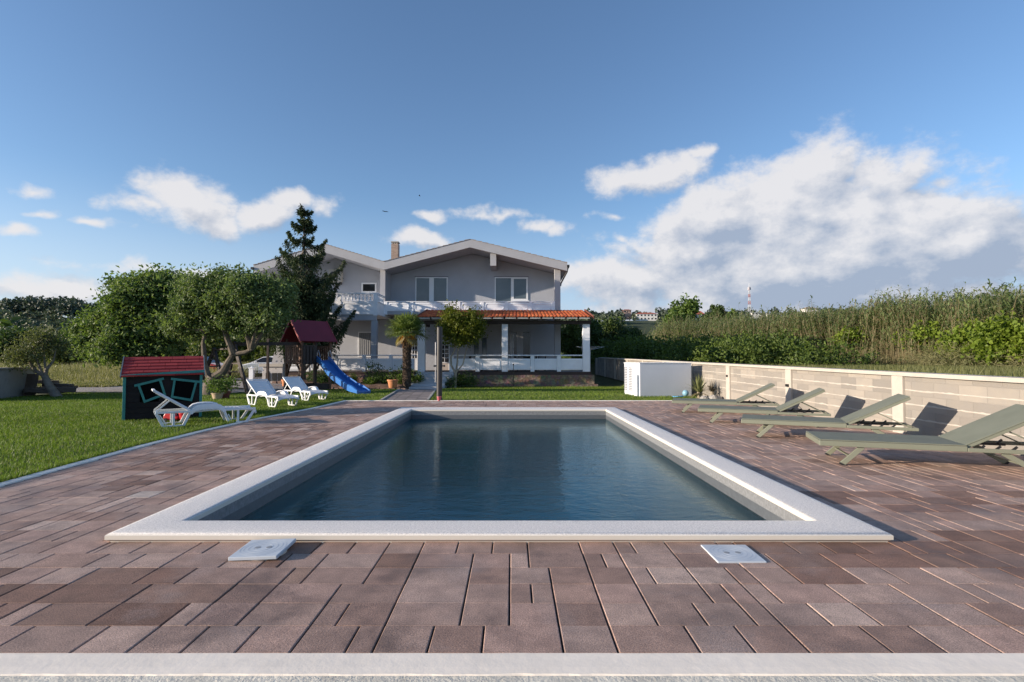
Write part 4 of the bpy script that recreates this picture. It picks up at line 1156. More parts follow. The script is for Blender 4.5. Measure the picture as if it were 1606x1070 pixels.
# balcony slabs
m = MB(); m.box(XV + .002, 2.655, 33.0, YW - .002, 4.02, 4.22); hp(m, 'balcony_slab', STUCCO_L)
m = MB(); m.box(-15.2, XV, 31.1, YW + .048, 3.86, 4.06); hp(m, 'balcony_slab', WHITE)
m = MB(); m.box(-15.0, XV - .1, 31.15, 31.45, 3.52, 3.858); hp(m, 'balcony_beam', STUCCO)
m = MB(); m.box(-8.28, XV - .06, 31.2, 31.55, -.4, 3.518); hp(m, 'ground_column', STUCCO)
m = MB(); m.box(-12.6, -12.25, 31.2, 31.55, -.4, 3.518); hp(m, 'ground_column', STUCCO)
def framed_panel(x0, x1, y, z0, z1, th=.06):
    m = MB(); m.box(x0, x1, y, y + th, z0, z1)
    g = .10; fw = .035; c = .09
    a, b2, c0, d = x0 + g, x1 - g, z0 + g * .8, z1 - g * .8
    poly = [(a + c, c0), (b2 - c, c0), (b2, c0 + c * .8), (b2, d - c * .8), (b2 - c, d), (a + c, d), (a, d - c * .8), (a, c0 + c * .8)]
    for i in range(8):
        p = poly[i]; q = poly[(i + 1) % 8]; m.bar((p[0], y - .008, p[1]), (q[0], y - .008, q[1]), .03, fw)
    return m
xp = [at(px_, 480, 33)[0] for px_ in (605, 646, 683, 719.5, 756.5, 795, 832, 868)]
for i in range(len(xp) - 1):
    hp(framed_panel(xp[i] + .10, xp[i + 1] - .10, 33.02, 4.235, 4.77), 'parapet_panel', WHITE)
for x in xp: m = MB(); m.box(x - .098, x + .098, 32.985, 33.14, 4.0, 4.80); hp(m, 'parapet_post', WHITE, bevel=.01)
m = MB(); m.box(xp[0] - .1, xp[-1] + .1, 32.98, 33.16, 4.802, 4.845); hp(m, 'parapet_cap', WHITE)
# left balcony: solid panels below, balusters above
yb = 31.12
m = MB(); m.box(-14.9, XV, yb - .03, yb + .15, 5.06, 5.14); m.box(XV - .15, XV, yb + .151, 33.0, 5.06, 5.14); hp(m, 'handrail', WHITE)
m = MB(); m.box(-14.9, XV - .0, yb - .01, yb + .13, 4.60, 4.66); m.box(XV - .13, XV - .005, yb + .131, 33.0, 4.60, 4.66); hp(m, 'lower_rail', WHITE)
xq = list(np.arange(XV - .12, -15, -2.12))
for i, x in enumerate(xq):
    m = MB(); m.box(x - .11, x + .11, yb - .03 + .004, yb + .16, 3.8, 5.058); hp(m, 'parapet_post', WHITE)
    if i + 1 < len(xq):
        hp(framed_panel(xq[i + 1] + .112, x - .112, yb + .01, 4.065, 4.598), 'parapet_panel', WHITE)
        for k in range(8):
            bx = xq[i + 1] + .2 + (x - xq[i + 1] - .4) * (k + .5) / 8
            m = MB(); m.lathe([(.05, 4.66), (.05, 4.69), (.03, 4.71), (.062, 4.79), (.05, 4.86), (.028, 4.95), (.034, 5.0), (.05, 5.03), (.05, 5.06)], (bx, yb + .06, 0), 10); hp(m, 'baluster', WHITE, smooth=True)
m = MB(); m.box(XV - .12, XV - .05, yb + .17, 33.0, 4.065, 4.598); hp(m, 'side_parapet', WHITE)
for k in range(7):
    m = MB(); m.lathe([(.05, 4.66), (.03, 4.71), (.062, 4.79), (.028, 4.95), (.05, 5.06)], (XV - .07, yb + .35 + k * .21, 0), 8); hp(m, 'baluster', WHITE, smooth=True)

# windows
def window(name, x0, x1, z0, z1, y, sashes, lab=None, fw=.065, mull=.16, frame=None, mat=None, blind=None):
    """frame and sashes proud of the wall, one pane per sash"""
    f = MB(); fr = frame or PVC
    f.box(x0, x0 + fw, y - .05, y + .02, z0, z1); f.box(x1 - fw, x1, y - .05, y + .02, z0, z1)
    f.box(x0 + fw, x1 - fw, y - .05, y + .02, z1 - fw, z1); f.box(x0 + fw, x1 - fw, y - .05, y + .02, z0, z0 + fw)
    px0 = x0 + fw; wtot = (x1 - x0 - 2 * fw - mull * (sashes - 1)) / sashes; cells = []
    for i in range(sashes):
        cells.append((px0, px0 + wtot)); px0 += wtot
        if i < sashes - 1: f.box(px0, px0 + mull, y - .055, y + .02, z0 + fw, z1 - fw); px0 += mull
    w_ = hp(f, name, fr)
    if lab: w_['label'] = lab
    for (a, b2) in cells:
        m = MB(); m.box(a, b2, y - .025, y - .012, z0 + fw, z1 - fw)
        m.v = [(v[0] - HB.x, v[1] - HB.y, v[2] - HB.z) for v in m.v]; m.build('pane', mat or GLASS, w_)
    return w_
x = lambda px_, Y=34.6: at(px_, 480, Y)[0]
zq = lambda py_, Y=34.6: at(700, py_, Y)[2]
window('balcony_door', x(651.5), x(702), 4.24, zq(435), YW, 2, mull=.30)
window('balcony_door', x(776), x(803), 4.24, zq(435), YW, 1, mull=.1)
window('window', x(803) + .003, x(828), zq(471.5), zq(435), YW, 1, fw=.11)
m = MB(); m.box(x(802), x(830), YW - .09, YW, zq(472.8), zq(471.5) - .002); hp(m, 'window_sill', PVC)
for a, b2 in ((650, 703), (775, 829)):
    m = MB(); m.box(x(a), x(b2), YW - .03, YW - .001, zq(434.6), zq(434.6) + .045); hp(m, 'lintel_shadow_strip', M('lintel shadow grey', (.16, .16, .18), .7))  # dark strip, the shadow under the lintel is put into its colour
window('window', x(566.5), x(590), zq(459), zq(443.5), YW + .05, 1, fw=.09, mat=DARKGLASS)
window('window', x(562), x(586), zq(560), zq(520.5), YW + .05, 1, fw=.07, mat=DARKGLASS)
CURT = M('grey curtain', (.22, .23, .25), .9, .1, 3)
m = MB()
for i in range(7): a = x(564.5) + i * .125; m.prism([(a, YW - .008 + .0), (a + .06, YW - .02), (a + .115, YW - .008)], zq(558), zq(522.5), 'z')
hp(m, 'curtain', CURT)
# air conditioner
m = MB(); m.box(x(519, 34.7), x(538, 34.7), 34.2, YW + .045, zq(443), zq(424)); ac = hp(m, 'air_conditioner', M('off white casing', (.50, .48, .44), .6), bevel=.01)
cx_, cz_ = x(525, 34.6), zq(433.5)
m = MB(); m.tube([(cx_, 34.198, cz_), (cx_, 34.18, cz_)], .24, 20); m.v = [(v[0] - HB.x, v[1] - HB.y, v[2] - HB.z) for v in m.v]; m.build('fan_grille', BLACK, ac)
m = MB()
for xx in (x(521, 34.7), x(536, 34.7)): m.box(xx - .02, xx + .02, 34.25, YW + .04, zq(443) - .16, zq(443) - .002)
hp(m, 'bracket', BLACKMETAL)
# chimney
cz0 = 7.3
m = MB(); m.box(at(613.5, 390, 36)[0], at(624, 390, 36)[0], 36.0, 36.55, 7.2, 9.12); ch = hp(m, 'chimney', brick_mat())
m = MB()
for q in (0, 1):
    for k in range(3): xx = at(613.5, 390, 36)[0] + .04 + k * .15; m.box(xx, xx + .07, 36.02 + q * .43, 36.10 + q * .43, 9.12, 9.2)
m.box(at(613, 390, 36)[0], at(624.6, 390, 36)[0], 35.98, 36.57, 9.2, 9.28)
m.v = [(v[0] - HB.x, v[1] - HB.y, v[2] - HB.z) for v in m.v]; m.build('chimney_cap', CONC, ch)

# ground floor: porch floor, plinth, steps
PY = 30.0; FZ = .53
m = MB(); m.box(-13.2, 4.45, PY - .02, YW - .002, FZ - .18, FZ); hp(m, 'porch_floor', M('red brown floor tiles', (.045, .024, .022), .5, .2, 3))
m = MB(); m.box(-2.65, 4.62, PY - .12, PY + .3, -.6, FZ - .182); m.box(-2.8, 4.8, PY - .22, PY - .122, -.6, -.16)
pl = hp(m, 'stone_plinth', STONE)
m = MB(); m.box(-13.2, -5.2, PY - .05, PY + .3, -.6, FZ - .182); hp(m, 'stone_plinth', STONE)
m = MB(); m.box(4.1, 4.46, PY + .3, 35.0, -.6, FZ - .182); hp(m, 'stone_plinth', STONE)
m = MB(); nst = 6
for i in range(nst):
    z1 = FZ - .004 - (i) * (FZ + .32) / nst; y1 = PY - .02 - i * .42
    k = i / (nst - 1); xa = -5.33 - .12 * k; xb = -3.25 - .35 * k
    m.box(xa, xb, y1 - .42, y1 - .002 * i, -.6, z1)
hp(m, 'steps', M('pale blue grey step paint', (.45, .47, .50), .8, .08, 3, .2, 50, bd=.003), bevel=.012)
# porch columns and railing
for px0, px1 in ((655.5, 666.5), (787, 796.5), (914, 925)):
    m = MB(); m.box(at(px0, 500, PY)[0], at(px1, 500, PY)[0], PY, PY + .36, FZ - .1 if px0 != 655.5 else -.3, 3.22); hp(m, 'porch_column', WHITE, bevel=.012)
m = MB(); xx = at(705, 500, PY)[0]; m.box(xx, xx + .22, PY, PY + .2, -.3, 1.46); hp(m, 'gate_post', WHITE, bevel=.01)
posts = [at(p, 500, PY)[0] for p in (707, 749, 791.7, 835, 876.5, 919.5)]
for i in (1, 3, 4):
    m = MB(); m.box(posts[i] - .11, posts[i] + .11, PY, PY + .16, FZ + .001, 1.44); hp(m, 'railing_post', WHITE, bevel=.01)
for i in range(5):
    a = posts[i] + (.12 if i in (0, 1, 3, 4) else .19); b2 = posts[i + 1] - (.12 if i + 1 in (1, 3, 4) else .19 if i + 1 == 2 else .21)
    hp(framed_panel(a, b2, PY + .03, FZ + .10, 1.27, .07), 'railing_panel', WHITE)
m = MB(); m.tube([(posts[0] + .1, PY + .0, 1.45), (posts[5] - .2, PY + .0, 1.45)], .035, 8); hp(m, 'top_rail', WHITE)
# left terrace railing
lp = [at(p, 500, 30.6)[0] for p in (440, 483, 527, 571, 613, 653)]
for i in range(5):
    hp(framed_panel(lp[i] + .1, lp[i + 1] - .1, 30.63, FZ + .08, 1.28, .07), 'railing_panel', WHITE)
for v in lp[:-1]: m = MB(); m.box(v - .09, v + .09, 30.6, 30.78, FZ + .001, 1.44); hp(m, 'railing_post', WHITE)
m = MB(); m.tube([(lp[0], 30.66, 1.46), (lp[-1], 30.66, 1.46)], .03, 8); hp(m, 'top_rail', WHITE)
# porch beams and tiled roof
m = MB(); m.box(-5.35, 4.47, PY - .05, PY + .25, 3.222, 3.42); m.box(4.2, 4.46, PY + .251, 33.0, 3.222, 3.42); m.box(-5.35, -5.1, PY + .251, 33.0, 3.222, 3.42)
hp(m, 'porch_beam', DARKWOOD)
m = MB()
for xx in np.linspace(-5.2, 4.35, 15): m.bar((xx, 29.45, 3.46), (xx, 33.0, 4.16), .07, .10, side=(1, 0, 0))
hp(m, 'rafters', DARKWOOD)
m = MB(); sl2 = (4.16 - 3.46) / 3.55; 
m.add([(-5.2, 29.47, 3.53), (4.42, 29.47, 3.53), (4.42, 33.0, 4.225), (-5.2, 33.0, 4.225), (-5.2, 29.47, 3.55), (4.42, 29.47, 3.55), (4.42, 33.0, 4.245), (-5.2, 33.0, 4.245)],
      [(0, 3, 2, 1), (4, 5, 6, 7), (0, 1, 5, 4), (1, 2, 6, 5), (2, 3, 7, 6), (3, 0, 4, 7)]); hp(m, 'roof_boarding', DARKWOOD)
m = MB()
xs3 = np.linspace(-5.2, 4.35, 15)
for i in range(14): m.box(xs3[i] + .06, xs3[i + 1] - .04, 29.43, 29.455, 3.49, 3.535)
hp(m, 'eave_flashing', M('pale eave metal', (.55, .56, .55), .5))
def tiles():
    r = random.Random(2); V = []; Q = []; T = []
    X0, X1 = -5.25, 4.50; per = .205; ncol = int((X1 - X0) / per); rows = 9; y0, z0, y1, z1 = 29.38, 3.555, 33.02, 4.26
    sg = 8
    for c in range(ncol):
        for k in range(rows):
            col = r.choice([(.50, .115, .035), (.56, .14, .04), (.44, .09, .03), (.54, .16, .055), (.36, .075, .03)]); kk = r.uniform(.85, 1.1); col = (col[0] * kk, col[1] * kk, col[2] * kk, 1)
            ta = k / rows; tb = (k + 1) / rows + .012
            n = len(V)
            for t_, lift in ((ta, .035), (tb, .004)):
                yv = y0 + (y1 - y0) * t_; zv = z0 + (z1 - z0) * t_
                for s_ in range(sg + 1):
                    f = s_ / sg; V.append((X0 + (c + f) * per, yv, zv + lift + .05 * abs(math.sin(math.pi * (f))) ** .7 - .005)); T.append(col)
            for s_ in range(sg): Q.append((n + s_, n + s_ + 1, n + sg + 1 + s_ + 1, n + sg + 1 + s_))
            # front lip of the tile
            n2 = len(V)
            for s_ in range(sg + 1):
                v = V[n + s_]; V.append((v[0], v[1] + .002, v[2] - .03)); T.append(col)
            for s_ in range(sg): Q.append((n + s_, n2 + s_, n2 + s_ + 1, n + s_ + 1))
    V = [(v[0] - HB.x, v[1] - HB.y, v[2] - HB.z) for v in V]
    np_obj('porch_roof', V, Q, tile_mat(), house, True, T)
tiles()
m = MB(); m.bar((4.52, 29.38, 3.57), (4.52, 33.0, 4.28), .05, .16, side=(1, 0, 0)); m.bar((-5.27, 29.38, 3.57), (-5.27, 33.0, 4.28), .05, .16, side=(1, 0, 0)); hp(m, 'verge_board', M('red brown verge', (.18, .06, .04), .7))
# doors behind the porch
YG = YW
def grid_door(x0, x1, z0, z1, zp, cols, rows, nm='door', leafmat=None):
    f = MB(); fw = .06
    f.box(x0, x0 + fw, YG - .05, YG + .01, z0, z1); f.box(x1 - fw, x1, YG - .05, YG + .01, z0, z1); f.box(x0 + fw, x1 - fw, YG - .05, YG + .01, z1 - fw, z1); f.box(x0 + fw, x1 - fw, YG - .05, YG + .01, zp - fw, zp)
    for i in range(1, cols): a = x0 + (x1 - x0) * i / cols; f.box(a - .02, a + .02, YG - .046, YG, zp, z1 - fw)
    for i in range(1, rows): a = zp + (z1 - zp) * i / rows; f.box(x0 + fw, x1 - fw, YG - .043, YG, a - .018, a + .018)
    d = hp(f, nm, PVC)
    m = MB(); m.box(x0 + fw, x1 - fw, YG - .03, YG - .01, zp, z1 - fw); m.v = [(v[0] - HB.x, v[1] - HB.y, v[2] - HB.z) for v in m.v]; m.build('pane', DARKGLASS, d)
    m = MB(); m.box(x0 + fw, x1 - fw, YG - .04, YG - .008, z0, zp - fw); m.v = [(v[0] - HB.x, v[1] - HB.y, v[2] - HB.z) for v in m.v]; m.build('door_panel', leafmat or PVC, d)
zg = lambda py_: at(700, py_, YW)[2]
grid_door(x(690), x(705.5), FZ + .005, zg(534.5), zg(568), 2, 5, leafmat=M('beige panel', (.50, .44, .40), .6))
grid_door(x(646), x(656), FZ + .005, zg(530), zg(562), 2, 5)
window('window', x(797.5), x(833), FZ + .01, zg(519), YW, 2, fw=.09, mull=.42, mat=DARKGLASS, frame=STUCCO_L)
m = MB()
for i in range(3): a = x(799.6) + i * .09; m.prism([(a, YW - .03), (a + .045, YW - .055), (a + .085, YW - .03)], 1.0, zg(525), 'z')
hp(m, 'curtain', M('white curtain', (.6, .6, .62), .9))
window('window', x(742), x(765), 1.35, zg(528), YW, 2, mull=.2, mat=GLASS, frame=STUCCO_L)
m = MB(); m.tube([(x(750), YW - .2, 3.35), (x(750), YW - .2, 3.0)], .01, 6); m.lathe([(.02, 3.0), (.13, 2.86), (.13, 2.84), (.02, 2.84)], (x(750), YW - .2, 0), 14); hp(m, 'porch_lamp', DARKWOOD)

# porch furniture
WICK = M('dark wicker', (.03, .022, .018), .7, .3, 40, .6, 120)
def chair(label, loc, rz, wicker=True, first=None):
    if first: return dup(first, loc, rz, label)
    t = thing('porch_chair', label, 'chair', loc, rz, 'dark chairs on the porch')
    for a in (-.22, .22):
        for b2 in (-.2, .22):
            m = MB(); m.box(a - .02, a + .02, b2 - .02, b2 + .02, 0, .42 if b2 < 0 else .95); m.build('leg', WICK, t)
    m = MB(); m.box(-.24, .24, -.22, .24, .42, .47); m.build('seat', WICK, t, bevel=.01)
    m = MB(); m.box(-.24, .24, .205, .235, .90, .96); m.box(-.24, .24, .205, .235, .52, .56)
    for k in range(7): m.box(-.19 + k * .06, -.165 + k * .06, .21, .23, .561, .899)
    m.build('backrest', WICK, t)
    return t
def table(label, loc, L):
    t = thing('porch_table', label, 'table', loc)
    m = MB(); m.box(-L / 2, L / 2, -.42, .42, .72, .76); m.build('tabletop', WICK, t, bevel=.01)
    for a in (-L / 2 + .08, L / 2 - .08):
        for b2 in (-.34, .34): m = MB(); m.box(a - .035, a + .035, b2 - .035, b2 + .035, 0, .719); m.build('leg', WICK, t)
    return t
P1 = lambda px_, Y: (at(px_, 560, Y)[0], Y, FZ)
table('dark table on the porch seen between the middle column and the small tree', P1(768, 32), 1.1)
table('dark table on the porch right of the middle column', P1(822, 31.8), 1.5)
ch0 = chair('dark slatted chair on the porch at the left end of the right table', P1(806, 31.6), R(90))
chair('dark slatted chair behind the right porch table, its back before the dark window', P1(818, 32.9), 0, first=ch0)
chair('dark slatted chair on the porch just right of the dark window', P1(838, 32.6), R(15), first=ch0)
chair('dark slatted chair nearest the right back column of the porch', P1(849, 32.4), R(-15), first=ch0)
chair('dark slatted chair on the porch left of the left table', P1(743, 32), R(80), first=ch0)

# ---------------------------------------------------------------- path from the deck to the steps
pth = MB(); rr = random.Random(9); 
def pathx(Y): f = (Y - 15.65) / (27.5 - 15.65); return -3.82 - 1.42 * f, -2.52 - 1.2 * f
Yp = 15.66
while Yp < 27.5:
    xa, xb = pathx(Yp); n = 4
    for i in range(n):
        a = xa + (xb - xa) * i / n + .006; b2 = xa + (xb - xa) * (i + 1) / n - .006; y1 = Yp + rr.choice([.3, .3]) - .006
        pth.add([(a, Yp, zt(a, Yp) + .006), (b2, Yp, zt(b2, Yp) + .006), (b2 - .03, y1, zt(b2, y1) + .006), (a - .03, y1, zt(a, y1) + .006)], [(0, 1, 2, 3)])
    Yp += .3
tag(pth.build('path', M('grey brown path slabs', (.22, .185, .17), .85, .2, 3, .4, 60, isl=.25), fix=False), kind='structure')
pk = MB()
for s_ in (0, 1):
    for Yk in np.arange(15.66, 27.4, .5):
        a = pathx(Yk)[s_] + (-.07 if s_ == 0 else .0); a2 = pathx(Yk + .5)[s_] + (-.07 if s_ == 0 else .0)
        pk.add([(a, Yk, zt(a, Yk) + .03), (a + .07, Yk, zt(a, Yk) + .03), (a2 + .07, Yk + .5, zt(a2, Yk + .5) + .03), (a2, Yk + .5, zt(a2, Yk + .5) + .03),
                (a, Yk, zt(a, Yk) - .1), (a + .07, Yk, zt(a, Yk) - .1), (a2 + .07, Yk + .5, zt(a2, Yk + .5) - .1), (a2, Yk + .5, zt(a2, Yk + .5) - .1)], [(0, 1, 2, 3), (0, 4, 7, 3), (1, 2, 6, 5)])
tag(pk.build('path_kerb', CONC), kind='structure')
# planted bed before the left terrace
bx_ = np.linspace(-12.2, -5.35, 40); by_ = np.linspace(26.9, 30.3, 14)
bed = grid_obj('soil_bed', bx_, by_, lambda X, Y: terrain(X, Y) + .02 + .22 * sstep(26.9, 27.6, Y) * sstep(-12.2, -11.6, X) * (1 - sstep(-5.7, -5.35, X)) + .03 * np.sin(X * 7) * np.sin(Y * 5), M('reddish garden soil', (.16, .095, .065), 1, .35, 5, 1, 25, bd=.04))
tag(bed, kind='structure')
ed = MB(); 
for i in range(26): ex = -12.1 + i * .26; ed.box(ex, ex + .22, 26.86 + rr.uniform(-.03, .03), 27.0, zt(ex, 26.9) - .1, zt(ex, 26.9) + rr.uniform(.08, .16))
tag(ed.build('bed_edging', M('reddish edging stone', (.26, .17, .13), .9, .3, 6, .7, 40, isl=.3), bevel=.01), kind='structure')

# stake before the porch and rotary clothes line
st = thing('garden_stake', 'thin dark stake standing in the grass before the porch railing', 'stake', (*at(805.3, 600, 29).xy, -.32))
m = MB(); m.tube([(0, 0, 0), (0, 0, 1.22)], .018, 6); m.build('rod', BLACKMETAL, st); m = MB(); m.lathe([(.01, 1.2), (.04, 1.22), (.04, 1.28), (.01, 1.31)], n=10); m.build('finial', BLACKMETAL, st)
cl = thing('clothes_airer', 'thin grey rotary clothes line right of the porch corner', 'clothes line', (*at(926, 600, 31.5).xy, -.32))
m = MB(); m.tube([(0, 0, 0), (0, 0, 2.25)], .022, 6); m.build('pole', M('galvanised', (.35, .36, .37), .4, metal=.7), cl)
for a in range(4):
    an = R(90 * a + 20); m = MB(); m.tube([(0, 0, 2.1), (math.cos(an) * .95, math.sin(an) * .95, 2.3)], .012, 5); m.build('arm', M('galvanised arm', (.4, .41, .42), .4, metal=.6), cl)
m = MB()
for q in (.35, .6, .93):
    for a in range(4):
        a0, a1 = R(90 * a + 20), R(90 * a + 110); m.tube([(math.cos(a0) * q, math.sin(a0) * q, 2.1 + .2 * q), (math.cos(a1) * q, math.sin(a1) * q, 2.1 + .2 * q)], .004, 4)
m.build('line', PVC, cl)
#@@P5
# ---------------------------------------------------------------- palm, citrus and fir near the house
def palm(loc):
    t = thing('palm', 'windmill palm with shaggy trunk and orange flowers before the porch', 'palm tree', loc); r = random.Random(3)
    H_ = 2.72; m = MB(); pts = [(.02 * math.sin(z * 2), 0, z) for z in np.linspace(-.2, H_, 12)]
    m.tube(pts, [.21, .20, .19, .185, .18, .18, .175, .17, .18, .20, .17, .10], 14); m.build('trunk', M('fibrous palm trunk', (.085, .062, .045), 1, .4, 12, 1, 40, bd=.04), t, smooth=True)
    rr_ = rng(4); n = 2600; a = rr_.uniform(0, 2 * np.pi, n); z = rr_.uniform(0, H_, n); rad = .185 + rr_.uniform(-.01, .03, n)
    P_ = np.stack([rad * np.cos(a), rad * np.sin(a), z], -1); D = np.stack([np.cos(a) * .8, np.sin(a) * .8, -1 + rr_.normal(size=n) * .4], -1)
    V, Q = leaf_quads(P_, .13, rr_, .22, D); np_obj('trunk_fibre', V, Q, M('palm fibre', (.12, .085, .06), 1, .3, 8, isl=.4), t)
    n = 300; a = rr_.uniform(0, 2 * np.pi, n); z = rr_.uniform(2.0, H_, n)
    P_ = np.stack([.21 * np.cos(a), .21 * np.sin(a), z], -1); D = np.stack([np.cos(a) * .5, np.sin(a) * .5, np.ones(n)], -1)
    V, Q = leaf_quads(P_, .2, rr_, .3, D); np_obj('leaf_bases', V, Q, M('tan leaf bases', (.42, .25, .14), .9, .3, 8, isl=.4), t)
    top = Vector((0, 0, H_ + .02))
    def fan(d, Lp, Lf, nseg, mat, drop=.0, nm='frond'):
        m = MB(); d = d.normalized(); side = d.cross(Vector((0, 0, 1))).normalized(); 
        hub = top + d * Lp - Vector((0, 0, Lp * Lp * .12)); m.tube([top, top + d * Lp * .5 - Vector((0, 0, .02)), hub], [.016, .012, .009], 5)
        d2 = (d - Vector((0, 0, .25 + drop))).normalized(); up = side.cross(d2).normalized()
        for i in range(nseg):
            q = (i / (nseg - 1) - .5) * 2; an = q * 1.9
            sd = (d2 * math.cos(an) + side * math.sin(an) + up * .25 * (1 - abs(q))).normalized(); L = Lf * (.72 + .28 * math.cos(an * .7)) * r.uniform(.9, 1.05)
            w_ = sd.cross(up).normalized() * .03
            p1 = hub + sd * L * .5; p2 = hub + sd * L * .85 - Vector((0, 0, L * .10)); p3 = hub + sd * L - Vector((0, 0, L * .26))
            m.add([hub, p1 + w_, p1 - w_, p2 + w_ * .8, p2 - w_ * .8, p3], [(0, 1, 2), (1, 3, 4, 2), (3, 5, 4)])
        m.build(nm, mat, t, fix=False)
    for i in range(38):
        a = i * 2.399 + r.uniform(-.2, .2); e = 1.40 - i / 38 * 1.45
        fan(Vector((math.cos(a) * math.cos(e), math.sin(a) * math.cos(e), math.sin(e))), r.uniform(.42, .62), r.uniform(.72, .9), 20, G_PALM, drop=max(-.2, .3 - e) * .5)
    for i in range(6):
        a = r.uniform(0, 6.28); fan(Vector((math.cos(a), math.sin(a) + .4, -.6)), .35, .5, 16, G_STRAW, .6, 'dry_frond')
    rr_ = rng(9); P_ = []
    for (cx, cy, cz) in ((-.12, -.22, 2.50), (.08, -.25, 2.58), (.25, -.12, 2.56), (-.2, -.1, 2.42)):
        P_.append(np.array([cx, cy, cz]) + rr_.normal(size=(160, 3)) * [.09, .07, .09])
    V, Q = leaf_quads(np.concatenate(P_), .05, rr_, .8); np_obj('flower_cluster', V, Q, M('orange palm flowers', (.75, .33, .03), .7, .2, 8, isl=.3), t)
    return t
palm((*at(638, 600, 27.6).xy, zt(-5.6, 27.6) + .14))

ct = thing('citrus_tree', 'small round citrus tree with pale forked trunk before the porch railing', 'tree', (*at(713.5, 600, 28.3).xy, -.34))
k = 29.5
lob = [(.35, 0, 3.35, 1.05, .95, .85), (-.25, 0, 3.5, .75, .8, .75), (.75, .1, 3.0, .75, .7, .6), (.0, -.1, 2.75, .85, .7, .5), (1.2, 0, 3.45, .5, .5, .6), (-.1, 0, 4.05, .35, .4, .45), (.9, 0, 4.05, .35, .3, .4)]
crown('crown', ct, lob, 330, 38, .12, G_CITRUS, 11, .17, .5, 2.0)
m = MB()
m.tube([(0, 0, -.1), (.02, 0, .5), (.05, 0, .85)], [.085, .075, .07], 9)
m.tube([(.05, 0, .8), (-.2, 0, 1.25), (-.22, 0, 1.7), (-.05, 0, 2.0), (.1, 0, 2.5), (.2, 0, 3.2)], [.06, .055, .05, .045, .035, .015], 8)
m.tube([(.05, 0, .8), (.12, .05, 1.4), (.14, 0, 2.0), (.3, 0, 2.6), (.5, 0, 3.3)], [.06, .05, .042, .034, .012], 8)
m.tube([(.05, 0, .85), (.42, 0, 1.3), (.58, 0, 2.0), (.72, 0, 2.4), (1.0, 0, 3.1)], [.04, .035, .03, .025, .01], 7)
m.build('trunk', BARK_PALE, ct, smooth=True, fix=False)

def fir(loc):
    t = thing('fir_tree', 'tall dark ragged fir tree standing before the left gable of the house', 'tree', loc)
    r = rng(6); H_ = 8.65; P_ = []; D_ = []; S_ = []; br = MB(); br.tube([(0, 0, -.2), (.03, 0, H_ * .5), (-.02, 0, H_ * .8), (0, 0, H_)], [.2, .12, .055, .012], 9)
    tiers = [(8.38, .34, 5), (8.0, .30, 4), (7.72, .60, 5), (7.25, .80, 5), (6.62, 1.30, 6), (6.3, .5, 3), (5.85, 1.65, 7), (5.4, .8, 4), (5.05, 1.80, 8), (4.7, 1.0, 5), (4.4, 1.75, 10), (4.0, 1.55, 9), (3.6, 1.85, 10), (3.2, 1.75, 10), (2.85, 1.7, 10)]
    for ti, (z, rad, nb) in enumerate(tiers):
        a0 = r.uniform(0, 6.28)
        for b_ in range(nb):
            a = a0 + b_ * 2 * math.pi / nb + r.normal() * .25; L = rad * 1.28 * r.uniform(.5, 1.2); d = np.array([math.cos(a), math.sin(a), 0]); zz = z + r.uniform(-.12, .12)
            slope = .25 if z > 7.4 else -.05
            q = np.linspace(0, 1, 7); pts = [Vector((d[0] * L * u_, d[1] * L * u_, zz + L * (slope * u_ - .30 * math.sin(u_ * math.pi) * (.4 if z > 7.4 else 1) + .10 * u_ ** 3))) for u_ in q]
            br.tube(pts, [.028 * (1 - u_ * .85) * (.5 + L / 2) for u_ in q], 4, False)
            n = int(300 * L + 50); u_ = r.uniform(.12, 1, n) ** .8
            base = np.array([[p.x, p.y, p.z] for p in pts]); ii = u_ * 6; i0 = np.minimum(ii.astype(int), 5); f = (ii - i0)[:, None]
            c = base[i0] * (1 - f) + base[i0 + 1] * f
            side = np.array([-d[1], d[0], 0]); w_ = (.05 + .13 * L * np.sin(np.clip(u_, 0, 1) * math.pi) ** .8)
            lat = r.normal(size=n) * w_ * .75
            hang = np.abs(r.normal(size=n)) * (.05 + .13 * L * np.sin(u_ * math.pi))
            c = c + side * lat[:, None] - np.array([0, 0, 1]) * (hang + np.abs(lat) * .25)[:, None] + r.normal(size=(n, 3)) * .025
            P_.append(c); D_.append(d * .6 + side * np.sign(lat)[:, None] * .5 + r.normal(size=(n, 3)) * .35 - np.array([0, 0, .35 + .25 * (z < 7)]))
    P_.append(np.array([0, 0, 1]) * r.uniform(5.0, 8.6, 420)[:, None] + r.normal(size=(420, 3)) * [.045, .045, 0]); D_.append(r.normal(size=(420, 3)) + [0, 0, .4])
    P_ = np.concatenate(P_); D_ = np.concatenate(D_)
    V, Q = leaf_quads(P_, .165, r, .30, D_, fold=.1); np_obj('foliage', V, Q, G_FIR, t)
    # hanging twigs of the lower, denser part
    V, Q = leaf_quads(r.normal(size=(7000, 3)) * [.55, .55, .62] + [0, 0, 4.1], .2, r, .3, r.normal(size=(7000, 3)) - [0, 0, 1.2], fold=.1); np_obj('inner_foliage', V, Q, G_FIR, t)
    br.build('trunk', BARK, t, fix=False)
    return t
FT = fir((*at(474, 600, 28.9).xy, -.3)); FT.scale = (1.02, 1.05, 1.133)

